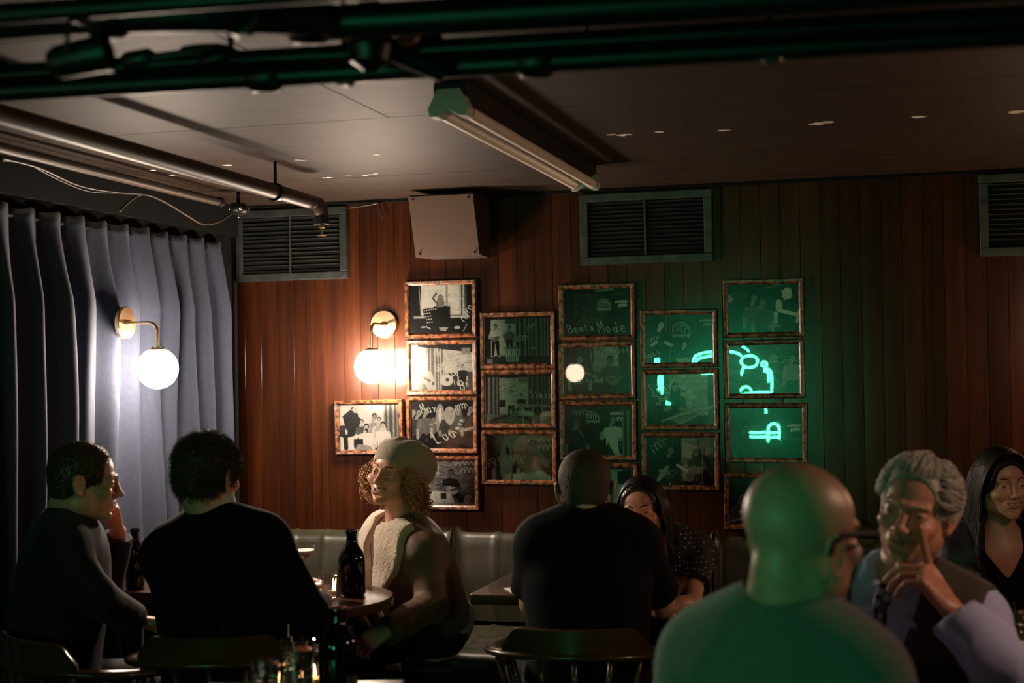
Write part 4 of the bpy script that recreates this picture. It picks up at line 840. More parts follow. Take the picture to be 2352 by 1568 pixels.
# ------------------------------------------------------------------ captain's chairs
def captain_chair(m='chair'):
    """faces +y, origin on the floor under the seat"""
    t = bpy.data.objects.new('captain_chair', None); COL.objects.link(t)
    rail = []
    for i in range(41):
        a = radians(-18-144*(i/40)) if False else radians(200*(i/40)-190)
        rail.append(Vector((.265*cos(a), .215*sin(a)-.02, .665+.012*abs(cos(a)))))
    rail = [Vector((.25, .2, .655))]+rail[::-1][:] if False else rail
    P = [Vector((-.255, .17, .65)), Vector((-.268, .08, .655))]+[Vector((-.268*cos(radians(q)), -.22*sin(radians(q)), .66+.02*sin(radians(q)))) for q in range(0, 181, 9)]+[Vector((.268, .08, .655)), Vector((.255, .17, .65))]
    P = bez(P, 80)
    o = smooth(obj('arm_rail', TB(P, .017, seg=14, flat=(.8, 1.5), up=(0, 0, 1)), m, t, loc=(0, 0, 0)), 60)
    # crest: thick curved block with sloping ends
    bm = bmesh.new(); n = 28; rows = []
    for i in range(n+1):
        q = radians(40+100*i/n); u = i/n; e = min(1, min(u, 1-u)/.12); cx, cy = -.268*cos(q), -.22*sin(q)
        h = .018+.06*e; nx, ny = -cos(q), -sin(q)*.85
        rows.append([bm.verts.new((cx+nx*dx, cy+ny*dx, .68+dz)) for dx, dz in ((-.013, -.004), (.016, -.004), (.02, h*.6), (.02, h-.004), (.014, h), (-.006, h), (-.011, h-.006))])
    for i in range(n):
        for k in range(7): bm.faces.new((rows[i][k], rows[i][(k+1) % 7], rows[i+1][(k+1) % 7], rows[i+1][k]))
    bm.faces.new(rows[0][::-1]); bm.faces.new(rows[-1]); bmesh.ops.recalc_face_normals(bm, faces=bm.faces)
    smooth(obj('crest_rail', bm, m, t, loc=(0, 0, 0)), 45)
    bm = LT([(.001, .44), (.2, .44), (.222, .45), (.225, .462), (.21, .47), (.1, .462), (.001, .46)], (0, 0, 0), 40); bmesh.ops.scale(bm, verts=bm.verts, vec=(1.02, .98, 1)); smooth(obj('seat', bm, m, t, loc=(0, 0, 0)), 50)
    for q in (0, 22, 45, 67, 90, 113, 135, 158, 180):
        a = radians(q); smooth(obj('spindle', TB([(-.19*cos(a), -.16*sin(a), .455), (-.235*cos(a), -.195*sin(a), .56), (-.264*cos(a), -.216*sin(a), .665)], [.007, .0095, .007], seg=10), m, t, loc=(0, 0, 0)))
    for sx in (-1, 1): smooth(obj('arm_post', TB(bez([(sx*.2, .12, .455), (sx*.235, .14, .56), (sx*.257, .13, .652)], 10), .011, seg=10), m, t, loc=(0, 0, 0)))
    for sx in (-1, 1):
        for sy in (-1, 1): smooth(obj('leg', TB([(sx*.13, sy*.12, .45), (sx*.175, sy*.17, .2), (sx*.2, sy*.2, 0)], [.016, .018, .012], seg=12), m, t, loc=(0, 0, 0)))
        smooth(obj('stretcher', TB([(sx*.178, -.172, .19), (sx*.178, .172, .19)], .009, seg=8), m, t, loc=(0, 0, 0)))
    smooth(obj('stretcher', TB([(-.178, 0, .19), (.178, 0, .19)], .009, seg=8), m, t, loc=(0, 0, 0)))
    return t
def copy_tree(o, parent=None):
    c = o.copy(); COL.objects.link(c); c.parent = parent
    for ch in list(o.children): copy_tree(ch, c)
    return c
ch0 = captain_chair(); first = [True]
def chair(px, py, dp, head, label, s=1):
    """px,py = back of the crest; head = heading in degrees the chair faces"""
    o = ch0 if first[0] else copy_tree(ch0); first[0] = False
    c = dep(px, py, dp); h = radians(head); o.location = (c[0]+.22*cos(h), c[1]+.22*sin(h), 0); o.rotation_euler = (0, 0, h-pi/2)
    tag(o, label, 'chair', "captain's chairs at the tables"); return o
chair(1318, 1500, 4.05, 97, 'bentwood armchair with curved crest rail behind the short-haired man in black')
chair(478, 1492, 4.02, 105, 'dark bentwood armchair under the man in the dark jumper with the pale collar')
chair(40, 1500, 4.05, 60, 'bentwood armchair at the lower left corner under the man resting his hand on his mouth')
chair(1590, 1545, 3.35, 20, 'bentwood armchair whose curved arm shows left of the bald man at the bottom')
chair(1275, 1580, 3.15, 80, 'dark empty armchair, only its crest showing at the bottom centre')
# ------------------------------------------------------------------ signed-distance sculpting of bodies and clothes
f32 = np.float32
def axis(lo, hi, fine, hf, hc):
    """non-uniform axis: fine=[(a,b),...] intervals with step hf, elsewhere hc"""
    x = lo; out = [lo]
    while x < hi:
        h = hc
        for q in fine:
            a, b = q[0], q[1]; f = q[2] if len(q) > 2 else hf
            if a-hc <= x <= b: h = min(h, f)
        x += h; out.append(x)
    return np.array(out, f32)
class Field:
    def __init__(s, lo, hi, fine=((), (), ()), hf=.002, hc=.008):
        s.ax = [axis(lo[i], hi[i], fine[i], hf, hc) for i in range(3)]
        s.D = np.full([len(a) for a in s.ax], .05, f32)
    def sub(s, lo, hi, m):
        ix = []
        for i in range(3):
            a = np.searchsorted(s.ax[i], lo[i]-m); b = np.searchsorted(s.ax[i], hi[i]+m)
            if b <= a: return None, None
            ix.append(slice(a, b))
        X = s.ax[0][ix[0]][:, None, None]; Y = s.ax[1][ix[1]][None, :, None]; Z = s.ax[2][ix[2]][None, None, :]
        return tuple(ix), (X, Y, Z)
    def blend(s, ix, d, k, neg=False):
        A = s.D[ix]
        if neg:
            b = -d; h = np.clip(.5-.5*(b-A)/k, 0, 1) if k > 0 else None
            s.D[ix] = np.maximum(A, b) if h is None else (b*(1-h)+A*h)+k*h*(1-h)
        else:
            h = np.clip(.5+.5*(A-d)/k, 0, 1) if k > 0 else None
            s.D[ix] = np.minimum(A, d) if h is None else (A*(1-h)+d*h)-k*h*(1-h)
    def ell(s, c, r, Rm=None, k=.01, neg=False):
        c = np.array(c, float); r = np.array(r, float); Rm = np.eye(3) if Rm is None else Rm
        ext = np.sqrt(((Rm*r)**2).sum(1)); ix, P = s.sub(c-ext, c+ext, k+.012)
        if ix is None: return
        X, Y, Z = P[0]-c[0], P[1]-c[1], P[2]-c[2]
        u = [(X*Rm[0, j]+Y*Rm[1, j]+Z*Rm[2, j]) for j in range(3)]
        k0 = np.sqrt(sum((u[j]/r[j])**2 for j in range(3)))+1e-6; k1 = np.sqrt(sum((u[j]/r[j]**2)**2 for j in range(3)))+1e-6
        s.blend(ix, (k0*(k0-1)/k1).astype(f32), k, neg)
    def cap(s, a, b, ra, rb, k=.01, neg=False, flat=None, cut=None):
        """round cone; flat=(dir, scale) squashes the section along dir; cut=True: flat end at b"""
        a = np.array(a, float); b = np.array(b, float); R = max(ra, rb)*(1 if not flat else max(1, flat[1]))
        ix, P = s.sub(np.minimum(a, b)-R, np.maximum(a, b)+R, k+.012)
        if ix is None: return
        X, Y, Z = P[0]-a[0], P[1]-a[1], P[2]-a[2]; ms = 1
        if flat:
            n = np.array(flat[0], float); n /= np.linalg.norm(n); q = flat[1]
            dt = X*n[0]+Y*n[1]+Z*n[2]; f = 1/q-1; X = X+n[0]*dt*f; Y = Y+n[1]*dt*f; Z = Z+n[2]*dt*f; ms = min(1, q)
            ab = b-a; ab = ab+n*(ab@n)*f
        else: ab = b-a
        L2 = ab@ab+1e-9; t = np.clip((X*ab[0]+Y*ab[1]+Z*ab[2])/L2, 0, 1)
        d = (np.sqrt((X-t*ab[0])**2+(Y-t*ab[1])**2+(Z-t*ab[2])**2)-(ra+(rb-ra)*t))*ms
        if cut:
            n = (b-a)/np.linalg.norm(b-a); e = (P[0]-b[0])*n[0]+(P[1]-b[1])*n[1]+(P[2]-b[2])*n[2]; d = np.maximum(d, e)
        s.blend(ix, d.astype(f32), k, neg)
    def half(s, c, n):
        """remove everything on the +n side of the plane through c"""
        n = np.array(n, float); n /= np.linalg.norm(n)
        X, Y, Z = s.ax[0][:, None, None]-c[0], s.ax[1][None, :, None]-c[1], s.ax[2][None, None, :]-c[2]
        s.D = np.maximum(s.D, (X*n[0]+Y*n[1]+Z*n[2]).astype(f32))
    def maskpoly(s, q, pts, keep=True, front=True, edge=.004):
        """cut with a polygon drawn on the body's front: pts in (x right [m], u along the spine)"""
        L = np.linalg.norm(q.N-q.P); X, Y, Z = s.ax[0][:, None, None]-q.P[0], s.ax[1][None, :, None]-q.P[1], s.ax[2][None, None, :]-q.P[2]
        gx = X*q.rt[0]+Y*q.rt[1]+Z*q.rt[2]; gy = X*q.fw[0]+Y*q.fw[1]+Z*q.fw[2]; gz = X*q.u[0]+Y*q.u[1]+Z*q.u[2]
        ins = np.zeros(gx.shape, bool); dm = np.full(gx.shape, 9, f32); n = len(pts)
        for i in range(n):
            (x0, y0), (x1, y1) = (pts[i][0], pts[i][1]*L), (pts[(i+1) % n][0], pts[(i+1) % n][1]*L)
            c = ((y0 > gz) != (y1 > gz)) & (gx < (x1-x0)*(gz-y0)/((y1-y0) or 1e-9)+x0); ins ^= c
            dx, dy = x1-x0, y1-y0; t = np.clip(((gx-x0)*dx+(gz-y0)*dy)/(dx*dx+dy*dy+1e-9), 0, 1); dm = np.minimum(dm, np.hypot(gx-x0-t*dx, gz-y0-t*dy))
        d = np.where(ins, -dm, dm); fy = -gy if front else -9
        s.D = np.maximum(s.D, (np.maximum(d, fy) if keep else -np.maximum(d, fy)).astype(f32))
    def mesh(s):
        Dn = s.D; ins = Dn < 0; n = Dn.shape
        c = np.zeros([q-1 for q in n], np.uint8)
        for i in (0, 1):
            for j in (0, 1):
                for k in (0, 1): c += ins[i:n[0]-1+i, j:n[1]-1+j, k:n[2]-1+k]
        act = (c > 0) & (c < 8); I, J, K = np.nonzero(act); nv = len(I)
        idx = np.full(act.shape, -1, np.int32); idx[I, J, K] = np.arange(nv)
        acc = np.zeros((nv, 3)); cnt = np.zeros(nv); ax = s.ax
        for d in range(3):
            o1, o2 = [q for q in range(3) if q != d]
            for a in (0, 1):
                for b in (0, 1):
                    p0 = [I.copy(), J.copy(), K.copy()]; p0[o1] = p0[o1]+a; p0[o2] = p0[o2]+b
                    p1 = [q.copy() for q in p0]; p1[d] = p1[d]+1
                    v0 = Dn[tuple(p0)]; v1 = Dn[tuple(p1)]; m = (v0 < 0) != (v1 < 0)
                    t = np.where(m, v0/(v0-v1+1e-12), 0)
                    for q in range(3):
                        base = ax[q][p0[q]]
                        if q == d: base = base+(ax[q][p1[q]]-base)*t
                        acc[:, q] += np.where(m, base, 0)
                    cnt += m
        vs = acc/cnt[:, None]
        fs = []
        for d in range(3):
            o1, o2 = (d+1) % 3, (d+2) % 3
            sl0 = [slice(None)]*3; sl1 = [slice(None)]*3; sl0[d] = slice(0, -1); sl1[d] = slice(1, None)
            a = ins[tuple(sl0)]; b = ins[tuple(sl1)]; e = np.nonzero(a != b); sg = a[e]
            p = [q for q in e]; ok = (p[o1] > 0) & (p[o2] > 0) & (p[o1] < act.shape[o1]) & (p[o2] < act.shape[o2]); p = [q[ok] for q in p]; sg = sg[ok]
            def cell(a1, a2):
                r = [q.copy() for q in p]; r[o1] = r[o1]-a1; r[o2] = r[o2]-a2; return idx[tuple(r)]
            q = np.stack([cell(1, 1), cell(0, 1), cell(0, 0), cell(1, 0)], 1); q[~sg] = q[~sg][:, ::-1]; fs.append(q)
        fs = np.concatenate(fs); fs = fs[(fs >= 0).all(1)]
        return vs, fs
def mk(vs, fs):
    me = bpy.data.meshes.new('m'); me.vertices.add(len(vs)); me.vertices.foreach_set('co', np.asarray(vs, f32).ravel())
    me.loops.add(len(fs)*4); me.loops.foreach_set('vertex_index', fs.astype(np.int32).ravel())
    me.polygons.add(len(fs)); me.polygons.foreach_set('loop_start', np.arange(0, len(fs)*4, 4, dtype=np.int32)); me.polygons.foreach_set('loop_total', np.full(len(fs), 4, np.int32))
    me.polygons.foreach_set('use_smooth', np.ones(len(fs), bool)); me.update(calc_edges=True); me.validate(); return me
def relax(vs, fs, n=1, f=.5):
    for _ in range(n):
        acc = np.zeros_like(vs); cnt = np.zeros(len(vs))
        for a, b in ((0, 1), (1, 2), (2, 3), (3, 0)):
            np.add.at(acc, fs[:, a], vs[fs[:, b]]); np.add.at(acc, fs[:, b], vs[fs[:, a]]); np.add.at(cnt, fs[:, a], 1); np.add.at(cnt, fs[:, b], 1)
        vs = vs*(1-f)+acc/np.maximum(cnt, 1)[:, None]*f
    return vs
def normals(vs, fs):
    n = np.cross(vs[fs[:, 2]]-vs[fs[:, 0]], vs[fs[:, 3]]-vs[fs[:, 1]]); vn = np.zeros_like(vs)
    for k in range(4): np.add.at(vn, fs[:, k], n)
    return vn/(np.linalg.norm(vn, axis=1)[:, None]+1e-9)
def wrinkle(vs, fs, amp, sc=22, seed=0):
    r = np.random.RandomState(seed); n = normals(vs, fs); d = np.zeros(len(vs))
    for k in range(5):
        w = r.randn(3)*sc*(1+.5*k)/2; w[2] *= .6; d += np.sin(vs@w+r.rand()*6+1.5*np.sin(vs@(r.randn(3)*sc*.3)))/(1+.5*k)
    ridge = 1-np.abs(d/2.2); return vs+n*(ridge*amp)[:, None]

M['skin'] = mat('skin', (.6, .31, .215), .42, sss=.12, var=.1, vscale=40, bump=.06, bscale=220)
M['skin_warm'] = mat('ruddy_skin', (.6, .28, .19), .38, sss=.12, var=.14, vscale=30, bump=.07, bscale=220)
M['lips'] = mat('lips', (.5, .2, .15), .35)
M['eye_white'] = mat('eye_white', (.75, .72, .7), .15)
M['iris'] = mat('iris', (.08, .05, .03), .15)
M['teeth'] = mat('teeth', (.75, .7, .62), .25)
M['hair_dark'] = mat('dark_hair', (.012, .007, .005), .5, spec=.3)
M['hair_brown'] = mat('brown_hair', (.06, .03, .016), .4, spec=.6)
M['hair_auburn'] = mat('auburn_curls', (.4, .19, .075), .36, spec=.8)
M['hair_grey'] = mat('grey_hair', (.42, .38, .34), .45, spec=.5)
M['hair_black'] = mat('black_hair', (.008, .006, .006), .35, spec=.6)
M['stubble'] = mat('cropped_hair', (.05, .03, .02), .7, var=.3, vscale=300)

def rotm(yaw, pitch=0, roll=0):
    """head frame columns: right, forward, up. yaw = heading in degrees (0 = +x, 90 = +y); pitch up positive; roll: top leans to the figure's right positive"""
    y, p, r = radians(yaw), radians(pitch), radians(roll)
    f = np.array([cos(y)*cos(p), sin(y)*cos(p), sin(p)]); rt = np.array([sin(y), -cos(y), 0.0]); up = np.cross(rt, f)
    rt2 = rt*cos(r)-up*sin(r); up2 = up*cos(r)+rt*sin(r); return np.stack([rt2, f, up2], 1)

def head_sdf(F, c, Rm, s=1, w=1, nose=1, smile=0, male=True, jaw=1, open_=0, brow=1, ear=0, lid=1, flare=.34, es=1):
    P = lambda x, y, z: np.array(c)+Rm@(np.array([x*w, y, z])*s)
    S = lambda x, y, z: np.array([x*w, y, z])*s
    E = lambda p, r, k=.01, neg=False, R2=None: F.ell(P(*p), S(*r), Rm if R2 is None else Rm@R2, k*s, neg)
    C = lambda a, b, ra, rb, k=.01, neg=False, flat=None: F.cap(P(*a), P(*b), ra*s, rb*s, k*s, neg, flat)
    E((0, -.016, .036), (.074, .09, .08)); E((0, .024, .03), (.064, .058, .062), .02)
    E((0, .03, -.03), (.059, .056, .062), .02); E((0, .012, -.045), (.06, .06, .05), .02)
    E((0, .038, -.074), (.046*jaw, .046, .034), .02); E((0, .073, -.096), (.02 if male else .016, .017, .016), .022)
    for q in (-1, 1):
        E((q*.05*jaw, .0, -.064), (.014, .03, .024), .025)
        E((q*.043, .062, -.024-.002*smile), (.02+.004*smile, .02+.004*smile, .016+.003*smile), .02)
        C((q*.010, .088, .021), (q*.044, .074, .02), .007*brow, .006, .014)
        E((q*.0315, .094, .001), (.0165, .013, .012), .012, True)
        E((q*.0315, .0725, .0005), (.0155, .0155, .0148), .005)
        zc = .0005 if not smile else -.0005
        E((q*.0315, .092, zc), (.0142, .012, (.0046-.0014*smile)*lid), .002, True)
        # ear: tilted shell, rolled rim, lobe
        e1 = np.array([-q*flare, sqrt(1-flare**2), 0.0])*es; e2 = np.array([q*.1, -.12, .99])*es; c0 = np.array([q*.079, -.012, -.008+ear]); X_ = lambda a, b: tuple(c0+e1*a+e2*b)
        Rl = np.stack([np.cross(e1, e2), e1, e2], 1)/es; E(X_(0, 0), (.004, .0165, .029), .004, R2=Rl)
        rim = [(.012, -.002), (.015, .012), (.009, .026), (-.003, .03), (-.014, .022), (-.0175, .006), (-.013, -.012), (-.004, -.024)]
        for (a, b), (a2, b2) in zip(rim[:-1], rim[1:]): C(X_(a, b), X_(a2, b2), .0038, .0036, .004)
        E(X_(.004, -.027), (.0055, .0075, .008), .005, R2=Rl); E(tuple(np.array(X_(.004, -.004))+np.array([q*.006, .001, 0])), (.005, .0075, .011), .004, True, R2=Rl)
        E(X_(.012, -.006), (.006, .004, .006), .004, R2=Rl)
    C((0, .086, .014), (0, .1035, -.027), .0075, .0095*nose, .012); E((0, .108, -.03), (.0105*nose, .0105, .0095), .006)
    for q in (-1, 1): E((q*.0115*nose, .097, -.034), (.0075, .010, .0075), .005); E((q*.006, .104, -.041), (.0035, .005, .004), .002, True)
    E((0, .078, -.06), (.028, .017, .02), .014)
    mw = .023+.006*smile; mz = -.059; up = .006*smile
    for q in (-1, 1):
        C((0, .094, mz+.0045), (q*mw, .082-.004*smile, mz+.001+up), .0042, .0022, .005); C((0, .0905, mz-.0062-.004*open_), (q*mw*.9, .081-.004*smile, mz-.001+up), .0052, .0024, .005)
        C((q*.021, .088, -.036), (q*(mw+.007), .079, mz+up*1.1), .0022, .0022, .006, True) if smile else None
        C((0, .101-.007*open_, mz-.001-.002*open_), (q*mw*.95, .086-.004*open_, mz+up*.95), .0016+.0042*open_, .0012+.001*open_, .002, True)
    E((0, .086, -.079), (.018, .008, .006), .01, True)
def hand_sdf(F, wr, d, n, left=False, s=1, curls=None, spread=.04, thumb=None):
    """wrist wr, direction d, palm normal n"""
    d = np.array(d, float); d /= np.linalg.norm(d); n = np.array(n, float); n -= d*(n@d); n /= np.linalg.norm(n); t = np.cross(d, n)*(-1 if left else 1)
    wr = np.array(wr, float); Q = lambda a, b, c: wr+(d*a+t*b+n*c)*s
    curls = curls or [(.4, .5, .3)]*4; kn = [(.087, .031), (.092, .0105), (.088, -.0105), (.079, -.030)]
    ln = [(.043, .026, .021), (.047, .03, .022), (.043, .028, .021), (.034, .021, .019)]
    for i, (a, b) in enumerate(kn): F.cap(Q(.008, b*.55, 0), Q(a, b, 0), .0135*s, .0105*s, .012)
    F.ell(Q(.05, 0, .002), (.045*s, .036*s, .0145*s), np.stack([d, t, n], 1), .012); F.ell(Q(.035, .026, .008), (.028*s, .014*s, .014*s), np.stack([d, t, n], 1), .01)
    for i, (a, b) in enumerate(kn):
        p = Q(a, b, 0); ang = 0; sp = (1.5-i)*spread
        for j in range(3):
            ang += curls[i][j]; dr = d*cos(ang)*cos(sp)+t*sin(sp)*cos(ang)+n*sin(ang); q = p+dr*ln[i][j]*s; r0 = [.0093, .0083, .0076][j]; r1 = [.0083, .0076, .0068][j]; sc_ = s*(1, 1.02, .97, .86)[i]
            F.cap(p, q, r0*sc_, r1*sc_, .003); p = q
    th = thumb or [(.02, .03, .01), (.052, .05, .02), (.08, .052, .028), (.1, .046, .032)]
    for j in range(3): F.cap(Q(*th[j]), Q(*th[j+1]), [.013, .0105, .0093][j]*s, [.0105, .0093, .0078][j]*s, .005 if j else .012)

class Person:
    def __init__(s, name_label, neck, pelvis, heading, head, hyaw, hpitch=0, hroll=0, hs=1, sh=.185, male=True, bulk=1, skin='skin', **hk):
        s.N = np.array(neck, float); s.P = np.array(pelvis, float); h = radians(heading); s.f = np.array([cos(h), sin(h), 0]); s.r = np.array([sin(h), -cos(h), 0]); s.u = (s.N-s.P)/np.linalg.norm(s.N-s.P)
        s.fw = s.f-s.u*(s.f@s.u); s.fw /= np.linalg.norm(s.fw); s.rt = np.cross(s.fw, s.u)
        s.B = np.stack([s.rt, s.fw, s.u], 1); s.Hc = np.array(head, float); s.HR = rotm(hyaw, hpitch, hroll); s.hs = hs; s.sh = sh; s.male = male; s.bulk = bulk; s.skin = skin; s.hk = hk
        s.t = thing('person', name_label, 'person', (s.P[0], s.P[1], 0)); s.arms = {}; s.legs = {}
    def sp(s, a, x=0, y=0): return s.P+(s.N-s.P)*a+s.rt*x+s.fw*y
    def shoulder(s, q): return s.sp(.85, q*s.sh, .0)
    def arm(s, side, elbow, wrist, hand=None): s.arms[side] = (np.array(elbow, float), np.array(wrist, float), hand)
    def sit(s, knee_fwd=.42, spread=.1, foot=None, drop=0):
        for q in (-1, 1):
            hp = s.P+s.rt*q*.09; kn = hp+s.f*knee_fwd+s.r*q*spread+np.array([0, 0, -.02-drop]); ft = kn+s.f*-.02+s.r*q*.02; ft[2] = .07; s.legs[q] = (hp, kn, ft)
    def torso(s, F, off=0, low=True, k=.03, skinny=1):
        b = s.bulk*skinny; o = off
        if low: F.ell(s.sp(.05, 0, .0), np.array([.165*b, .125*b, .12])+o, s.B, k)
        F.ell(s.sp(.32, 0, .005), np.array([.148*b, .115*b, .15])+o, s.B, k+.03)
        F.ell(s.sp(.62, 0, .005), np.array([.165*b*(1 if s.male else .93), .12*b, .17])+o, s.B, k+.03)
        if not s.male:
            for q in (-1, 1): F.ell(s.sp(.6, q*.075, .1), np.array([.06, .05, .06])+o, s.B, .03)
        if low: F.cap(s.sp(.05, 0, 0), s.sp(.78, 0, 0), .148*b+o, .158*b+o, .05, flat=(s.fw, .74))
        F.cap(s.shoulder(-.85), s.shoulder(.85), .058+o, .058+o, k+.03)
        for q in (-1, 1):
            F.cap(s.sp(.98, q*.03, -.02), s.sp(.88, q*s.sh*.9, -.008), .042+o, .05+o, k+.01); F.ell(s.shoulder(q), np.array([.056, .056, .06])+o, s.B, k)
    def sleeves(s, F, off, upto=1.0, cuff=.03, sides=(-1, 1), short=False, k=.02, cut=True):
        for q in sides:
            if q not in s.arms: continue
            e, wv, _ = s.arms[q]; a = s.shoulder(q)
            if short:
                e2 = a+(e-a)*short; F.cap(a, e2, .054*s.bulk+off, .05*s.bulk+off, k, cut=True); continue
            g_ = 1 if s.male else .84; F.cap(a, e, .054*s.bulk*g_+off, .044*g_+off, k); e2 = e+(wv-e)*upto; F.cap(e, e2, .044*g_+off, cuff*g_+off, k, cut=cut)
    def build_skin(s, hands_res=.003, neck=True, head_only=False, mats=None):
        H = s.Hc; hs = s.hs; pts = [H+.14, H-.14, s.P+.2, s.P-.2, s.N]
        for q in s.arms: pts += [s.arms[q][0], s.arms[q][1]+.14, s.arms[q][1]-.14]
        for q in s.legs: pts += [s.legs[q][1]+.08, s.legs[q][2]-.07]
        pts = np.array(pts); lo = pts.min(0)-.07; hi = pts.max(0)+.07
        fine = [[(H[i]-.125, H[i]+.125, .0022)] for i in range(3)]
        for q in s.arms:
            if s.arms[q][2] is not None:
                for i in range(3): c = s.arms[q][1][i]+s.arms[q][2]['d'][i]/np.linalg.norm(s.arms[q][2]['d'])*.08; fine[i].append((c-.1, c+.1, hands_res))
        F = Field(lo, hi, fine, .0022, .009)
        s.torso(F, -.016)
        for q in s.legs:
            hp, kn, ft = s.legs[q]; F.cap(hp, kn, .07, .052, .03); F.cap(kn, ft, .05, .034, .02); F.ell(ft+s.f*.06+np.array([0, 0, -.03]), (.12, .042, .035), np.stack([s.f, s.r, [0, 0, 1]], 1), .02)
        for q in s.arms:
            e, wv, hd = s.arms[q]; g_ = 1 if s.male else .85; F.cap(s.shoulder(q), e, .046*s.bulk*g_, .038*g_, .02); F.cap(e, e+(wv-e)*.35, .038*g_, .04*g_, .015)
            F.cap(e+(wv-e)*.3, wv, .039*g_, .0255 if s.male else .022, .015)
            if hd: hand_sdf(F, wv, hd['d'], hd['n'], left=(q < 0), s=hd.get('s', 1 if s.male else .9), curls=hd.get('curls'), spread=hd.get('spread', .04), thumb=hd.get('thumb'))
            else: F.ell(wv+(wv-e)/np.linalg.norm(wv-e)*.05, (.035, .035, .03), None, .02)
        head_sdf(F, H, s.HR, hs, male=s.male, **s.hk)
        nb = H+s.HR@(np.array([0, -.028, -.06])*hs); F.cap(nb, s.sp(1.02, 0, -.005), (.054 if s.male else .046)*hs, (.062 if s.male else .052), .025)
        F.cap(H+s.HR@(np.array([0, -.05, -.045])*hs), s.sp(1.0, 0, -.02), .04*hs, .05, .02)
        vs, fs = F.mesh(); vs = relax(vs, fs, 1, .25)
        o = obj('body', mk(vs, fs), [s.skin, 'lips'], s.t)
        # lips get their own colour
        cen = vs[fs].mean(1); L = (cen-H)@s.HR/hs; sm = s.hk.get('smile', 0); mz = -.059+.006*sm*(np.abs(L[:, 0])/.028)**1.5
        m = (np.abs(L[:, 0]) < .027+.005*sm) & (np.abs(L[:, 2]-mz) < .0088*(1-(np.abs(L[:, 0])/(.029+.005*sm))**2)+.003*s.hk.get('open_', 0)) & (L[:, 1] > .078)
        mi = np.zeros(len(fs), np.int32); mi[m] = 1; o.data.polygons.foreach_set('material_index', mi)
        for q in (-1, 1):
            bm = bmesh.new(); bmesh.ops.create_icosphere(bm, subdivisions=5, radius=.0133*hs)
            c = H+s.HR@(np.array([q*.0315*s.hk.get('w', 1), .0728, .0005])*hs); bmesh.ops.translate(bm, verts=bm.verts, vec=c)
            gd = Vector(s.HR@np.array([s.__dict__.get('gx', 0), 1, s.__dict__.get('gz', 0)])).normalized()
            for f in bm.faces: f.material_index = 1 if (f.calc_center_median()-Vector(c)).normalized().dot(gd) > .9 else 0
            smooth(obj('eye', bm, ['eye_white', 'iris'], s.t))
        s.body = o; return o
    def hp(s, x, y, z): return s.Hc+s.HR@(np.array([x*s.hk.get('w', 1), y, z])*s.hs)
    def brows(s, m, th=.0022, lift=0):
        for q in (-1, 1):
            P = bez([V(s.hp(q*.012, .0955, .0205+lift)), V(s.hp(q*.026, .0915, .0265+lift)), V(s.hp(q*.038, .082, .026+lift)), V(s.hp(q*.047, .072, .020+lift))], 12)
            smooth(obj('eyebrow', TB(P, [th*(.75+.5*sin(pi*min(1, i/(len(P)-1)*1.3)))*(1-.6*max(0, i/(len(P)-1)-.6)/.4) for i in range(len(P))], seg=6), m, s.t))
    def garment(s, name, m, fn, lo=None, hi=None, hc=.0075, amp=.003, sc=24, seed=1, rel=1):
        pts = [s.P+.26, s.P-.26, s.N+.14, s.N-.24, s.shoulder(1)+.12, s.shoulder(-1)-.12, s.shoulder(-1)+.12, s.shoulder(1)-.12]
        for q in s.arms: pts += [s.arms[q][0]+.1, s.arms[q][0]-.1, s.arms[q][1]+.07, s.arms[q][1]-.07]
        if name in ('trousers', 'jeans', 'skirt'):
            pts = [s.P+.2, s.P-.2]
            for q in s.legs: pts += [s.legs[q][1]+.12, s.legs[q][1]-.12, s.legs[q][2]+.08, s.legs[q][2]-.08]
        pts = np.array(pts); F = Field(pts.min(0) if lo is None else lo, pts.max(0) if hi is None else hi, ((), (), ()), hc, hc); fn(F)
        vs, fs = F.mesh(); vs = relax(vs, fs, rel, .4)
        if amp: vs = wrinkle(vs, fs, amp, sc, seed)
        o = obj(name, mk(vs, fs), m, s.t); return o
    def trousers(s, m, off=.012):
        def fn(F):
            F.ell(s.sp(.03), np.array([.17, .135, .11])*s.bulk, s.B, .03)
            for q in s.legs: hp, kn, ft = s.legs[q]; F.cap(hp, kn, .08+off, .062+off, .03); F.cap(kn, ft, .06+off, .045+off, .02, cut=True)
        s.garment('trousers', m, fn, hc=.011, amp=.004)
        for q in s.legs:
            ft = s.legs[q][2]; F = Field(ft-.2, ft+.2, ((), (), ()), .008, .008); B3 = np.stack([s.f, s.r, [0, 0, 1]], 1)
            F.ell(ft+s.f*.065+np.array([0, 0, -.03]), (.14, .05, .04), B3, .02); F.cap(ft, ft+np.array([0, 0, -.03]), .045, .05, .02); F.half((0, 0, .001), (0, 0, -1)); vs, fs = F.mesh(); obj('shoe', mk(vs, fs), 'shoe', s.t)
    def collar_ring(s, m, r=.062, th=.008, h=.02, tilt=0, name='collar', up=1.0):
        bm = bmesh.new(); n = 30; c = s.sp(up, 0, -.005)
        rows = []
        for i in range(n): 
            a = 2*pi*i/n; d = s.rt*cos(a)+s.fw*sin(a); z = tilt*sin(a)
            rows.append([bm.verts.new(c+d*(r+dr)+s.u*(dz+z)) for dr, dz in ((.004, -h*.6), (-.002, h), (th-.004, h+.002), (th+.004, -h*.6))])
        for i in range(n):
            for k in range(4): bm.faces.new((rows[i][k], rows[(i+1) % n][k], rows[(i+1) % n][(k+1) % 4], rows[i][(k+1) % 4]))
        bmesh.ops.recalc_face_normals(bm, faces=bm.faces); return smooth(obj(name, bm, m, s.t), 50)
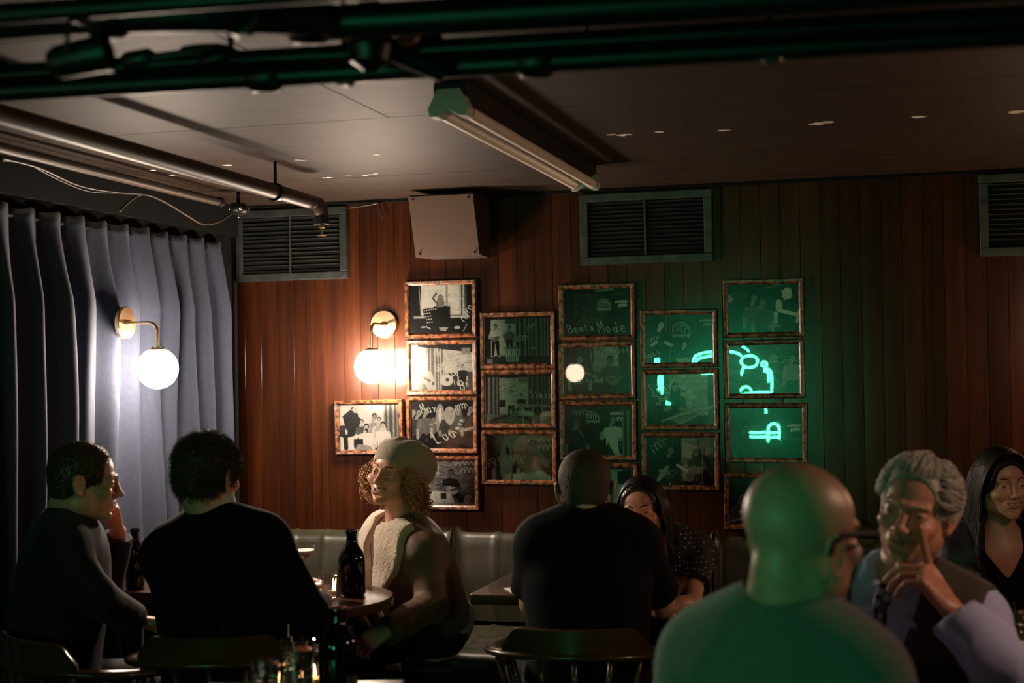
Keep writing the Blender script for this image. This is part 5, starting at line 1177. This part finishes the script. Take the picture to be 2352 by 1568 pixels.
    # ---- hair
    def cap_hair(s, m, off=.008, face=(.095, .035), back=-.045, temple=.0, line=.075, strands=0, ln=.02, rad=.0011, comb=(0, -.3, .2), seed=0, extra=None, rough=.0015, name='hair'):
        """close hair shell following the skull; removed over the face and below the hairline"""
        H = s.Hc; F = Field(H-.16*s.hs, H+.16*s.hs, ((), (), ()), .003, .003); R = s.HR; hs = s.hs; w = s.hk.get('w', 1)
        P = lambda x, y, z: H+R@(np.array([x*w, y, z])*hs)
        F.ell(P(0, -.016, .036), (np.array([.074*w, .09, .08])+off)*hs, R, .01); F.ell(P(0, .024, .03), (np.array([.064*w, .058, .062])+off)*hs, R, .02)
        F.ell(P(0, -.045, -.02), (np.array([.058*w, .05, .055])+off*.8)*hs, R, .03)
        if extra: extra(F, P, R, hs)
        F.ell(P(0, .1, line-.075), (np.array([.066+temple, .06, .075])*hs), R, .01, True)
        F.ell(P(0, face[0]+.03, -.045), (np.array([.085, .085, .075+face[1]])*hs), R, .01, True)
        F.ell(P(0, .04, -.075), (np.array([.1, .06, .06])*hs), R, .01, True)
        c = P(0, -.05, back-.01); F.half(c, R@np.array([0, .25, -1]))
        vs, fs = F.mesh(); vs = relax(vs, fs, 1, .4); nn = normals(vs, fs); r = np.random.RandomState(seed+5); vs2 = vs+nn*(r.randn(len(vs))*rough)[:, None]
        o = obj(name, mk(vs2, fs), m, s.t)
        if strands:
            bm = bmesh.new(); loc = (vs-H)@R/hs; ok = np.nonzero((nn@R[:, 1] < .75) | (loc[:, 2] > .05))[0]; cs = r.choice(ok, min(strands, len(ok)))
            cb = R@np.array(comb)
            for i in cs:
                n_ = nn[i]; tdir = cb+R@np.array([loc[i, 0]*3, 0, 0])-n_*(cb@n_); p0 = vs[i]-n_*.002; d1 = n_*.5+tdir+r.randn(3)*.25; d2 = tdir*1.4+n_*.05+r.randn(3)*.3-np.array([0, 0, .15])
                tube(bm, [p0, p0+d1*ln*.4, p0+d1*ln*.4+d2*ln*.6], [rad, rad*.9, rad*.2], seg=3, caps=False)
            o2 = obj('hair_strands', bm, m, o); smooth(o2)
        return o
def locks(parent, paths, m, r0=.004, seed=0, name='locks'):
    bm = bmesh.new(); rr = random.Random(seed)
    for P in paths:
        n = len(P); r = r0*rr.uniform(.7, 1.2); tube(bm, P, [r*(.6+.6*sin(pi*min(1, (i+1)/n*1.1))**.5 if i < n-1 else .15) for i in range(n)], seg=6, caps=False)
    return smooth(obj(name, bm, m, parent))
# ------------------------------------------------------------------ the people
def hv(px): return 105.4-degrees(atan((px-1176)/FPX))
M['shoe'] = mat('shoe_leather', (.02, .015, .012), .4)
M['jumper_dark'] = mat('dark_jumper', (.014, .0125, .018), .9, spec=.3, sheen=.05, bump=.1, bscale=250)
M['jumper_black'] = mat('black_jumper', (.004, .004, .0045), .95, spec=.2, bump=.1, bscale=250)
M['tee_black'] = mat('black_tshirt', (.004, .004, .004), .9, spec=.2, bump=.05, bscale=300)
M['trouser_dark'] = mat('dark_trousers', (.01, .01, .013), .85)
M['shirt_pale'] = mat('pale_shirt', (.45, .5, .55), .7)
M['shirt_lavender'] = mat('lavender_shirt', (.46, .48, .8), .75, bump=.08, bscale=60)
M['waistcoat'] = mat('brown_grey_waistcoat', (.06, .05, .042), .8, bump=.1, bscale=260)
M['sweater_grey'] = mat('grey_knit_sweater', (.16, .17, .165), .9, sheen=.3, bump=.6, bscale=130, stretch=(1, 1, 2.5))
M['shearling'] = mat('cream_shearling', (.62, .5, .38), .95, sheen=.5, bump=.6, bscale=110)
M['coat'] = mat('brown_suede_coat', (.15, .075, .036), .6, sheen=.2, var=.35, vscale=14, bump=.25, bscale=30)
M['beret'] = mat('olive_knit_beret', (.3, .25, .17), .9, sheen=.3, bump=.5, bscale=240)
M['scarf'] = mat('white_blouse', (.62, .56, .55), .8, bump=.15, bscale=80)
M['jacket'] = mat('black_leather_jacket', (.014, .012, .012), .42, bump=.15, bscale=40)
M['gold'] = mat('gold_jewellery', (.8, .55, .22), .2, metal=1)
M['specs'] = mat('black_acetate', (.003, .003, .003), .5, spec=.15)
def lens_mat():
    m, N, L = nt('clear_lens'); out = N['Material Output']; N.remove(N['Principled BSDF']); t_ = N.new('ShaderNodeBsdfTransparent'); g_ = N.new('ShaderNodeBsdfGlossy'); g_.inputs['Roughness'].default_value = .02; f_ = N.new('ShaderNodeFresnel'); f_.inputs[0].default_value = 1.2; x_ = N.new('ShaderNodeMixShader')
    L.new(f_.outputs[0], x_.inputs[0]); L.new(t_.outputs[0], x_.inputs[1]); L.new(g_.outputs[0], x_.inputs[2]); L.new(x_.outputs[0], out.inputs[0]); return m
M['clear_lens'] = lens_mat()
def dots_mat():
    m, N, L = nt('polka_dot_fabric'); b = N['Principled BSDF']; tc = N.new('ShaderNodeTexCoord')
    v = N.new('ShaderNodeTexVoronoi'); v.inputs['Scale'].default_value = 62; v.inputs['Randomness'].default_value = .1; L.new(tc.outputs['Object'], v.inputs['Vector'])
    c = N.new('ShaderNodeMath'); c.operation = 'LESS_THAN'; c.inputs[1].default_value = .2; L.new(v.outputs['Distance'], c.inputs[0])
    mx = N.new('ShaderNodeMix'); mx.data_type = 'RGBA'; mx.inputs['A'].default_value = (.008, .008, .008, 1); mx.inputs['B'].default_value = (.5, .45, .4, 1)
    L.new(c.outputs[0], mx.inputs['Factor']); L.new(mx.outputs['Result'], b.inputs['Base Color']); b.inputs['Roughness'].default_value = .8; return m
M['dots'] = dots_mat()
def tie_mat():
    m, N, L = nt('patterned_tie_silk'); b = N['Principled BSDF']; tc = N.new('ShaderNodeTexCoord')
    v = N.new('ShaderNodeTexVoronoi'); v.inputs['Scale'].default_value = 40; L.new(tc.outputs['Object'], v.inputs['Vector'])
    r = N.new('ShaderNodeValToRGB'); e = r.color_ramp.elements; e[0].position = .25; e[0].color = (.35, .4, .55, 1); e[1].position = .45; e[1].color = (.01, .012, .03, 1)
    L.new(v.outputs['Distance'], r.inputs[0]); L.new(r.outputs[0], b.inputs['Base Color']); b.inputs['Roughness'].default_value = .35; return m
M['tie'] = tie_mat()
def pz(px, py, d, z): q = dep(px, py, d); return np.array([q[0], q[1], z])
only = globals().get('ONLY')
def want(k): return only is None or k in only
def dirn(a, b): v = np.array(b, float)-np.array(a, float); return v/np.linalg.norm(v)
RX = np.array([cos(TH), sin(TH), 0]); FX = np.array([-sin(TH), cos(TH), 0]); UZ = np.array([0, 0, 1.0])

# --- A: man at far left, profile, hand at his mouth
def man_a():
    q = Person('man in dark jumper at far left, in profile, fingers curled against his mouth', dep(158, 1200, 4.42), pz(110, 1200, 4.36, .53), 30, dep(193, 1106, 4.4), 32, -6, 0, hs=1.04, sh=.17, skin='skin_warm', nose=1.12, jaw=1.03)
    q.arm(1, dep(222, 1372, 4.22), dep(312, 1424, 4.42), dict(d=RX*.9+FX*.4-UZ*.15, n=-UZ+RX*.2, curls=[(.3, .5, .4)]*4))
    q.arm(-1, dep(240, 1352, 4.66), dep(272, 1222, 4.6), dict(d=UZ*1.0-RX*.12-FX*.12, n=-RX*.9-FX*.45, curls=[(1.0, 1.1, .7), (1.15, 1.2, .7), (1.25, 1.25, .7), (1.3, 1.2, .7)], thumb=[(.02, .02, .012), (.05, .03, .03), (.078, .02, .042), (.1, .005, .046)]))
    q.sit(.4); q.build_skin(); q.brows('hair_brown', .0014)
    def fn(F): q.torso(F, .012); q.sleeves(F, .012, .93, .036); F.ell(q.sp(1.09, 0, 0), (.058, .058, .05), q.B, .01, True)
    q.garment('jumper', 'jumper_dark', fn, amp=.0035, sc=30, seed=3); q.collar_ring('jumper_dark', r=.062, h=.014, up=1.02)
    q.trousers('trouser_dark')
    q.cap_hair('hair_brown', off=.003, face=(.085, .05), back=-.05, strands=5200, ln=.015, rad=.0007, comb=(0, .25, .4), temple=.02, line=.094)
# --- B: man in the dark jumper seen from behind, pale collar
def man_b():
    q = Person('man in black jumper with pale collar, back turned, holding a glass at the round table', dep(492, 1203, 4.3), pz(520, 1200, 4.2, .54), 101, dep(477, 1092, 4.3), hv(477)-36, -4, 3, hs=1.06, sh=.155, bulk=1.04)
    g = gp; wr = dep(734, 1402, 4.5); wr[2] = .785
    q.arm(1, dep(712, 1412, 4.22), wr, dict(d=np.array([g[0], g[1], .80])-wr+RX*-.02, n=-RX*.5+FX*.6, s=1.02, curls=[(.55, .8, .5), (.6, .85, .5), (.65, .85, .5), (.7, .85, .5)], thumb=[(.02, .03, .012), (.05, .045, .03), (.078, .04, .05), (.095, .028, .062)]))
    q.arm(-1, dep(412, 1415, 4.1), dep(440, 1420, 4.45)); q.sit(.42)
    q.build_skin()
    def fn(F): q.torso(F, .016); q.sleeves(F, .013, .6, .034); F.ell(q.sp(1.1, 0, 0), (.06, .06, .05), q.B, .01, True)
    q.garment('jumper', 'jumper_black', fn, amp=.003, sc=26, seed=5); q.collar_ring('shirt_pale', r=.066, h=.032, up=1.08, tilt=-.012)
    q.trousers('trouser_dark')
    q.cap_hair('hair_brown', off=.009, face=(.1, .04), back=-.06, strands=9000, ln=.03, rad=.0007, comb=(0, .1, -.2))
# --- C: woman in the beret
def woman_c():
    N_ = dep(922, 1226, 5.2); P_ = pz(990, 1400, 5.3, .56)
    q = Person('smiling woman in an olive beret and brown coat with cream shearling collar', N_, P_, 226, dep(906, 1089, 5.12), hv(906)+180-32, 7, -10, hs=1.0, sh=.155, male=False, bulk=1.0, skin='skin', smile=1, nose=1, open_=1, jaw=.97)
    q.gz = .1
    q.arm(-1, dep(992, 1390, 5.02), dep(888, 1450, 4.78), dict(d=-RX*.85-UZ*.45-FX*.1, n=FX*.5-UZ*.5-RX*.1, s=.86, curls=[(.5, .6, .4), (.55, .7, .4), (.6, .7, .4), (.6, .7, .4)]))
    q.arm(1, dep(832, 1368, 5.35), dep(832, 1424, 5.0), dict(d=-UZ*.8+RX*.1-FX*.5, n=RX*.9+FX*.2, s=.86, curls=[(.7, .8, .5)]*4))
    q.sit(.36, .08, drop=-.02); o = q.build_skin(hands_res=.0026)
    # teeth
    F = Field(q.Hc-.15, q.Hc+.15, ((), (), ()), .0022, .0022); F.ell(q.hp(0, .078, -.0595), np.array([.0215, .0125, .0062]), q.HR, .002); vs, fs = F.mesh(); obj('teeth', mk(vs, fs), 'teeth', q.t)
    q.brows('hair_brown', .0018)
    vee = [(-.06, 1.3), (-.05, .98), (-.012, .5), (-.03, .05), (-.05, -.4), (.07, -.4), (.05, .05), (.035, .5), (.06, .98), (.06, 1.3)]
    def fn(F):
        q.torso(F, .016, k=.035); q.sleeves(F, .017, 1.0, .034); F.maskpoly(q, vee, keep=False); F.half(q.sp(.02), -q.u)
        F.ell(q.sp(1.12, 0, 0), (.06, .06, .05), q.B, .01, True)
    q.garment('coat', 'coat', fn, amp=.006, sc=26, seed=8)
    def bl(F): q.torso(F, .006); F.cap(q.sp(1.14, 0, .03), q.sp(.84, 0, .13), .055, .02, .015, True); F.ell(q.sp(.02, .0, -.01), (.175, .15, .09), q.B, .03)
    q.garment('blouse', 'scarf', bl, amp=.004, sc=40, seed=2)
    def lapel(side):
        def f(F):
            q.torso(F, .037, k=.04); F.ell(q.sp(1.1, 0, .02), (.07, .075, .07), q.B, .01, True)
            m = side; P_ = [(m*.0, 1.25), (m*.13, 1.2), (m*.165, 1.0), (m*.15, .86), (m*.105, .68), (m*.06, .5), (m*.05, .3), (m*.065, .05), (m*.07, -.15), (m*.035, -.15), (m*.03, .1), (m*.022, .45), (m*.03, .75), (m*.045, 1.0)]
            F.maskpoly(q, P_, keep=True)
        return f
    def nape(F): F.cap(q.sp(.99, -.07, -.045), q.sp(1.08, 0, -.075), .032, .036, .02); F.cap(q.sp(1.08, 0, -.075), q.sp(.99, .07, -.045), .036, .032, .02); F.cap(q.sp(.99, .07, -.045), q.sp(.96, .09, .03), .032, .03, .02); F.cap(q.sp(.99, -.07, -.045), q.sp(.96, -.09, .03), .032, .03, .02)
    q.garment('shearling_collar', 'shearling', nape, hc=.006, amp=.002, sc=70, seed=4)
    for sd in (-1, 1): o2 = q.garment('shearling_lapel', 'shearling', lapel(sd), hc=.006, amp=.0025, sc=70, seed=4)
    q.trousers('trouser_dark', .014)
    # beret
    H = q.Hc; F = Field(H-.2, H+.24, ((), (), ()), .0035, .0035); Rb = q.HR@rotm(90, 0, 0)
    c_, s_ = cos(radians(-24)), sin(radians(-24)); tilt = np.array([[1, 0, 0], [0, c_, s_], [0, -s_, c_]])
    F.ell(q.hp(0, -.015, .045), (.086, .1, .083), q.HR, .01)
    F.ell(q.hp(-.012, -.055, .068), (.102, .105, .066), q.HR@tilt, .04)
    F.ell(q.hp(-.02, -.1, .02), (.075, .055, .07), q.HR, .04)
    for k in range(3): F.cap(q.hp(-.07+.05*k, .06, .15), q.hp(-.075+.06*k, -.15, .135-.01*k), .014, .012, .03, True)
    F.half(q.hp(0, .085, .052), q.HR@np.array([0, .5, -.87]))
    vs, fs = F.mesh(); vs = relax(vs, fs, 2, .4); vs = wrinkle(vs, fs, .003, 22, 4); o = obj('beret', mk(vs, fs), 'beret', q.t)
    # curls
    rr = random.Random(12); paths = []
    for k in range(900):
        sd = 1 if rr.random() < .5 else -1; a = rr.uniform(-.15, 1.0); aa = radians(20+150*max(0, a)); x0 = sd*(.074*sin(aa)+rr.uniform(-.004, .006)); y0 = -.02+.088*cos(aa)*.75; z0 = .03-.075*max(0, a)+rr.uniform(-.01, .02)
        if a < .1: x0 = sd*.072; y0 = .04
        ln_ = rr.uniform(.07, .15)-.05*max(0, a); n = 30; ph = rr.uniform(0, 6.28); ra = rr.uniform(.005, .012); tw = rr.uniform(2.5, 5)
        P = []; ox = sd*rr.uniform(.005, .05); oy = rr.uniform(-.035, .03)
        for i in range(n):
            t = i/(n-1); c = q.hp(x0+ox*sin(t*pi*.65), y0+oy*t, z0)-UZ*ln_*t; rad = ra*min(1, t*4)
            P.append(c+q.HR[:, 0]*rad*cos(ph+tw*6.28*t)+q.HR[:, 1]*rad*sin(ph+tw*6.28*t))
        paths.append(P)
    h = locks(q.t, paths, 'hair_auburn', .0017, 3, 'hair')
    q.cap_hair('hair_auburn', off=.006, face=(.095, .03), back=-.1, rough=.001, name='hair_crown')
    for sd in (1, -1):
        bm = bmesh.new(); bmesh.ops.create_icosphere(bm, subdivisions=2, radius=.0055, matrix=Matrix.Translation(V(q.hp(sd*.089, .002, -.04)))); smooth(obj('earring', bm, 'gold', q.t))
# --- D: short-haired man in black t-shirt from behind
def man_d():
    q = Person('short-haired man in black t-shirt seen from behind at the middle table', dep(1350, 1196, 4.4), pz(1345, 1200, 4.3, .53), 103, dep(1345, 1124, 4.42), 100, -8, -2, hs=1.04, sh=.152, bulk=1.02, skin='skin_warm', w=1.02)
    q.arm(1, dep(1523, 1392, 4.5), dep(1478, 1382, 4.78)); q.arm(-1, dep(1222, 1385, 4.45), dep(1275, 1378, 4.72)); q.sit(.42); q.build_skin()
    def fn(F):
        q.torso(F, .016)
        for s in (-1, 1):
            e = q.arms[s][0]; a = q.shoulder(s); F.cap(a, a+(e-a)*.8, .068, .07, .02, cut=True)
        F.ell(q.sp(1.06, 0, .0), (.072, .075, .06), q.B, .012, True)
    q.garment('t_shirt', 'tee_black', fn, amp=.004, sc=22, seed=9); q.trousers('trouser_dark')
    q.cap_hair('stubble', off=.0035, face=(.085, .05), back=-.045, rough=.0007)
# --- E: dark-haired woman in polka dots
def woman_e():
    q = Person('dark-haired woman in black polka dot top, looking over the shoulder of the short-haired man', dep(1512, 1252, 5.3), pz(1525, 1300, 5.55, .56), 276, dep(1474, 1169, 5.22), hv(1474)+180-10, -4, 4, hs=.97, sh=.148, male=False, smile=.4)
    q.gz = -.05
    q.arm(-1, dep(1590, 1386, 5.02), dep(1500, 1404, 4.9), dict(d=-RX, n=-UZ, s=.85)); q.arm(1, dep(1436, 1384, 5.02), dep(1470, 1404, 4.9), dict(d=RX, n=-UZ, s=.85)); q.sit(.4, .05); q.build_skin()
    q.brows('hair_black', .0023)
    def fn(F):
        q.torso(F, .01)
        for s in (-1, 1):
            e = q.arms[s][0]; a = q.shoulder(s); F.cap(a, a+(e-a)*.66, .056, .054, .02, cut=True)
        F.ell(q.sp(1.1, 0, .03), (.07, .07, .055), q.B, .01, True)
    q.garment('polka_dot_top', 'dots', fn, amp=.003, sc=30, seed=3); q.trousers('trouser_dark')
    def ex(F, P, R, hs): F.ell(P(0, -.05, -.03), (.08, .06, .09), R, .04)
    q.cap_hair('hair_black', off=.01, face=(.098, .03), back=-.12, extra=ex, rough=.0006, temple=.008, line=.09)
    rr = random.Random(4); paths = []
    for k in range(700):
        a = rr.uniform(-1.2, 1.2) ; sd = 1 if k % 2 else -1; x0 = sd*.012*rr.random(); P = [q.hp(x0, .05-.02*rr.random(), .106+.006*rr.random())]
        th = rr.uniform(0, 1); yb = .045-.14*th
        P += [q.hp(sd*(.05+.01*th), .05-.1*th, .09), q.hp(sd*.081, yb+.004, .035), q.hp(sd*(.086+.01*rr.random()), yb-.01, -.03), q.hp(sd*(.088+.015*rr.random()), yb-.02, -.1), q.hp(sd*(.085+.03*rr.random()), yb-.02, -.17-.04*rr.random())]
        paths.append(bez([V(p) for p in P], 22))
    locks(q.t, paths, 'hair_black', .0028, 1, 'long_hair')
# --- F: bald man with glasses, from behind
def man_f():
    q = Person('bald man in grey knit sweater and black glasses, seen from behind at the right', dep(1795, 1448, 2.42), pz(1770, 1500, 2.4, .6), 66, dep(1842, 1232, 2.4), hv(1842)-42, -2, 2, hs=1.07, sh=.145, bulk=1.08, skin='skin', nose=1.1, jaw=1.06, w=1.0, ear=-.014, flare=.06, es=1.15)
    q.arm(-1, dep(1560, 1740, 2.4), dep(1720, 1760, 2.75), None); q.arm(1, dep(2060, 1720, 2.3), dep(2080, 1700, 2.7), None); q.sit(.42); q.build_skin(mats=None)
    def fn(F): q.torso(F, .02); q.sleeves(F, .02, .93, .04); F.ell(q.sp(1.14, 0, 0), (.062, .062, .06), q.B, .01, True)
    q.garment('sweater', 'sweater_grey', fn, hc=.007, amp=.003, sc=20, seed=2); q.collar_ring('sweater_grey', r=.07, h=.03, th=.009, up=1.05); q.trousers('trouser_dark')
    # short fringe of shaved hair round the back
    # glasses: rims, bridge and side arms
    o = None; bm = bmesh.new()
    for s in (-1, 1):
        P = [q.hp(s*.0325+.026*cos(a), .112, .002+.019*sin(a)) for a in [2*pi*i/24 for i in range(25)]]; tube(bm, P, .0028, seg=8)
        tube(bm, bez([V(p) for p in (q.hp(s*.06, .108, .008), q.hp(s*.074, .095, .008), q.hp(s*.08, .05, .01), q.hp(s*.0835, .005, .012), q.hp(s*.0855, -.022, .004), q.hp(s*.0875, -.036, -.016))], 30), .0036, seg=8, flat=(1.6, .8), up=V(q.HR[:, 2]))
    tube(bm, [q.hp(-.008, .113, .006), q.hp(0, .115, .009), q.hp(.008, .113, .006)], .003, seg=8)
    smooth(obj('eyeglasses', bm, 'specs', q.t))
    bm = bmesh.new()
    for s in (-1, 1):
        c = [bm.verts.new(q.hp(s*.0325+.0255*cos(a), .112, .002+.0185*sin(a))) for a in [2*pi*i/24 for i in range(24)]]; bm.faces.new(c)
    e = obj('lens', bm, 'clear_lens', q.t)
# --- G: grey-haired man, chin in hand
def man_g():
    q = Person('grey-haired man in waistcoat, lavender shirt and tie, resting his chin on his hand', dep(2066, 1338, 3.3), pz(2080, 1400, 3.4, .52), 250, dep(2105, 1170, 3.27), hv(2105)+180-17, -2, -12, hs=1.03, sh=.172, bulk=1.05, skin='skin_warm', nose=1.15, open_=.5, jaw=1.02, lid=.52)
    q.arm(-1, dep(2290, 1530, 3.08), dep(2184, 1398, 3.14), dict(d=-RX*.55+UZ*.8+FX*.12, n=-RX*.78+FX*.55, s=1.08, spread=.03, curls=[(-.42, -.05, .05), (1.0, .55, .3), (1.1, .6, .3), (1.15, .6, .3)], thumb=[(.02, .03, .01), (.05, .045, .028), (.072, .045, .052), (.088, .038, .078)]))
    q.arm(1, dep(1930, 1560, 3.15), dep(2000, 1600, 2.9), None); q.sit(.42); q.build_skin(hands_res=.0026); q.brows('hair_grey', .0026, -.003)
    def sh(F):
        q.torso(F, .008); q.sleeves(F, .014, .9, .04); F.cap(q.sp(1.12, 0, .03), q.sp(1.0, 0, .09), .05, .012, .01, True)
        e, wv, _ = q.arms[-1]
    q.garment('shirt', 'shirt_lavender', sh, amp=.009, sc=34, seed=7, hc=.0065)
    def wc(F):
        q.torso(F, .022); F.maskpoly(q, [(-.09, 1.2), (-.075, .95), (0, .42), (.075, .95), (.09, 1.2)], keep=False)
        for s in (-1, 1): F.ell(q.shoulder(s)+q.rt*s*.075+q.u*-.02, (.062, .09, .13), q.B, .012, True)
        F.ell(q.sp(1.12, 0, 0), (.08, .08, .06), q.B, .01, True)
    q.garment('waistcoat', 'waistcoat', wc, amp=.002, sc=20, seed=2, hc=.0065)
    # collar points and tie
    c = q.collar_ring('shirt_lavender', r=.064, h=.022, up=1.02, tilt=-.012)
    def ti(F): q.torso(F, .018); F.maskpoly(q, [(-.014, 1.06), (.014, 1.06), (.022, .985), (.013, .95), (.034, .5), (-.034, .5), (-.013, .95), (-.022, .985)])
    q.garment('tie', 'tie', ti, hc=.005, amp=0)
    for s in (-1, 1):
        bm = bmesh.new(); a = [q.sp(1.05, s*.012, .085), q.sp(1.05, s*.062, .05), q.sp(.9, s*.085, .128), q.sp(.95, s*.016, .122)]
        f1 = [bm.verts.new(p+q.fw*.006) for p in a]; f2 = [bm.verts.new(p) for p in a]; bm.faces.new(f1); bm.faces.new(f2[::-1])
        for i in range(4): bm.faces.new((f1[i], f1[(i+1) % 4], f2[(i+1) % 4], f2[i]))
        bmesh.ops.recalc_face_normals(bm, faces=bm.faces); obj('collar_point', bm, 'shirt_lavender', c)
    q.trousers('trouser_dark')
    def ex(F, P, R, hs):
        F.ell(P(0, -.01, .08), (.064, .075, .034), R, .02)
        for s in (-1, 1): F.ell(P(s*.07, -.035, .02), (.02, .045, .05), R, .02)
    q.cap_hair('hair_grey', off=.004, face=(.1, .04), back=-.06, extra=ex, rough=.001, temple=.01, line=.092)
    rr = random.Random(6); paths = []
    def skull(th, ph, o=0): return q.hp((.083+o)*cos(ph)*sin(th), -.012+(.1+o)*cos(ph)*cos(th)*(1 if cos(th) > 0 else .98), .034+(.086+o)*sin(ph))
    for k in range(2400):
        # strands leave the hairline and the crown and sweep backwards in soft waves
        th0 = rr.uniform(-1.5, 1.5); ph0 = rr.uniform(.62, 1.3) if abs(th0) < .8 else rr.uniform(.0, 1.2); n = 12; P = []; w0 = rr.uniform(0, 6); am = rr.uniform(.02, .06); o0 = rr.uniform(-.006, .007); sg = 1 if th0 > 0 else -1
        for i in range(n):
            t = i/(n-1); th = th0+sg*t*(.75 if abs(th0) > .8 else .35)+am*sin(w0+7*t); ph = ph0+(.28*sin(pi*t) if abs(th0) < .8 else -.3*t)+am*.7*cos(w0+8*t)
            P.append(skull(th, ph, o0+.008*sin(pi*min(1, t*1.5))))
        paths.append(P)
    locks(q.t, paths, 'hair_grey', .0011, 2, 'wavy_locks')
# --- H: long-haired woman at the right edge
def woman_h():
    q = Person('long-haired woman in black leather jacket and V-neck top at the right edge, smiling', dep(2296, 1238, 4.72), pz(2300, 1300, 4.88, .55), 277, dep(2302, 1112, 4.66), hv(2302)+180+24, 0, 3, hs=.97, sh=.15, male=False, smile=.7, open_=.7, nose=.95)
    q.arm(1, dep(2212, 1436, 4.6), dep(2290, 1450, 4.4), dict(d=RX, n=-UZ, s=.88)); q.arm(-1, dep(2420, 1440, 4.6), dep(2385, 1448, 4.35), dict(d=-RX+FX*-.3, n=-UZ, s=.88)); q.sit(.38, .06); q.build_skin(); q.brows('hair_dark', .0016)
    F = Field(q.Hc-.15, q.Hc+.15, ((), (), ()), .0022, .0022); F.ell(q.hp(0, .078, -.0595), np.array([.02, .0125, .0058]), q.HR, .002); vs, fs = F.mesh(); obj('teeth', mk(vs, fs), 'teeth', q.t)
    def tp(F): q.torso(F, .004); F.ell(q.sp(1.1, 0, .02), (.06, .06, .04), q.B, .01, True); F.maskpoly(q, [(-.07, 1.2), (-.06, 1.0), (0, .8), (.06, 1.0), (.07, 1.2)], keep=False)
    q.garment('v_neck_top', 'tee_black', tp, amp=.001, seed=3)
    def jk(F): q.torso(F, .018); q.sleeves(F, .016, .95, .036); F.maskpoly(q, [(-.1, 1.3), (-.085, 1.0), (-.02, .5), (-.06, -.2), (.06, -.2), (.02, .5), (.085, 1.0), (.1, 1.3)], keep=False)
    q.garment('leather_jacket', 'jacket', jk, amp=.005, sc=26, seed=6)
    bm = bmesh.new()
    for s in (-1, 1):
        P = [(q.sp(1.06, s*.07, -.01)), q.sp(1.0, s*.1, .05), q.sp(.84, s*.105, .12), q.sp(.6, s*.075, .15)]
        W = [.02, .04, .05, .012]; pl = bez([V(p) for p in P], 14); rows = []
        for i, p in enumerate(pl):
            u = i/(len(pl)-1); wd = np.interp(u, [0, .33, .66, 1], W); rows.append([bm.verts.new(np.array(p)+q.rt*s*wd*e+q.fw*(.012+dy)) for e, dy in ((-.4, .004), (1, .004), (1, -.006), (-.4, -.006))])
        for i in range(len(rows)-1):
            for k in range(4): bm.faces.new((rows[i][k], rows[i][(k+1) % 4], rows[i+1][(k+1) % 4], rows[i+1][k]))
    bmesh.ops.recalc_face_normals(bm, faces=bm.faces); smooth(obj('lapels', bm, 'jacket', q.t), 50)
    for u, x in ((.86, .1), (.5, .1)):
        bm = bmesh.new(); bmesh.ops.create_icosphere(bm, subdivisions=2, radius=.006, matrix=Matrix.Translation(V(q.sp(u, x, .15)))); smooth(obj('stud', bm, 'chrome', q.t))
    q.trousers('trouser_dark')
    P = bez([V(p) for p in (q.sp(1.08, -.052, .0), q.sp(1.0, -.05, .045), q.sp(.9, -.0, .098), q.sp(1.0, .05, .045), q.sp(1.08, .052, .0))], 40); smooth(obj('necklace', TB(P, .0016, seg=6), 'hair_dark', q.t))
    c = q.hp(.084, .0, -.05); bm = bmesh.new(); bmesh.ops.create_icosphere(bm, subdivisions=2, radius=.0065, matrix=Matrix.Translation(V(c))); tube(bm, [c, c-UZ*.045], .0012, seg=6); bmesh.ops.create_icosphere(bm, subdivisions=1, radius=.003, matrix=Matrix.Translation(V(c-UZ*.045))); smooth(obj('earring', bm, 'gold', q.t))
    def ex(F, P, R, hs): F.ell(P(0, -.05, -.03), (.08, .06, .09), R, .04)
    q.cap_hair('hair_dark', off=.013, face=(.1, .035), back=-.12, extra=ex, rough=.0006)
    rr = random.Random(9); paths = []
    for k in range(900):
        sd = 1 if k % 2 else -1; th = rr.uniform(0, 1); yb = .05-.14*th; wv = rr.uniform(0, 6)
        P = [q.hp(sd*.008*rr.random(), .062-.05*th, .108), q.hp(sd*(.04+.01*th), .072-.1*th, .098), q.hp(sd*.078, yb+.015, .045), q.hp(sd*(.087+.008*rr.random()), yb-.008, -.02), q.hp(sd*(.09+.012*rr.random()), yb-.02+.008*sin(wv), -.09), q.hp(sd*(.088+.02*rr.random()), yb-.02+.012*sin(wv+1), -.16), q.hp(sd*(.08+.04*rr.random()), yb-.01, -.23-.05*rr.random())]
        paths.append(bez([V(p) for p in P], 26))
    for k in range(14):   # loose strand falling over the temple
        o_ = rr.uniform(-.004, .004); P = [q.hp(.01, .075, .1), q.hp(.045+o_, .088, .07), q.hp(.062+o_, .078, .03), q.hp(.07+o_, .06, .0), q.hp(.08, .05, -.02)]; paths.append(bez([V(p) for p in P], 20))
    locks(q.t, paths, 'hair_dark', .0024, 1, 'long_hair')
for _k, _f in (('a', man_a), ('b', man_b), ('c', woman_c), ('d', man_d), ('e', woman_e), ('f', man_f), ('g', man_g), ('h', woman_h)):
    if want(_k): _t = time.time(); _f(); print('person', _k, round(time.time()-_t, 1))
print('BUILD SECONDS', time.time()-T0)
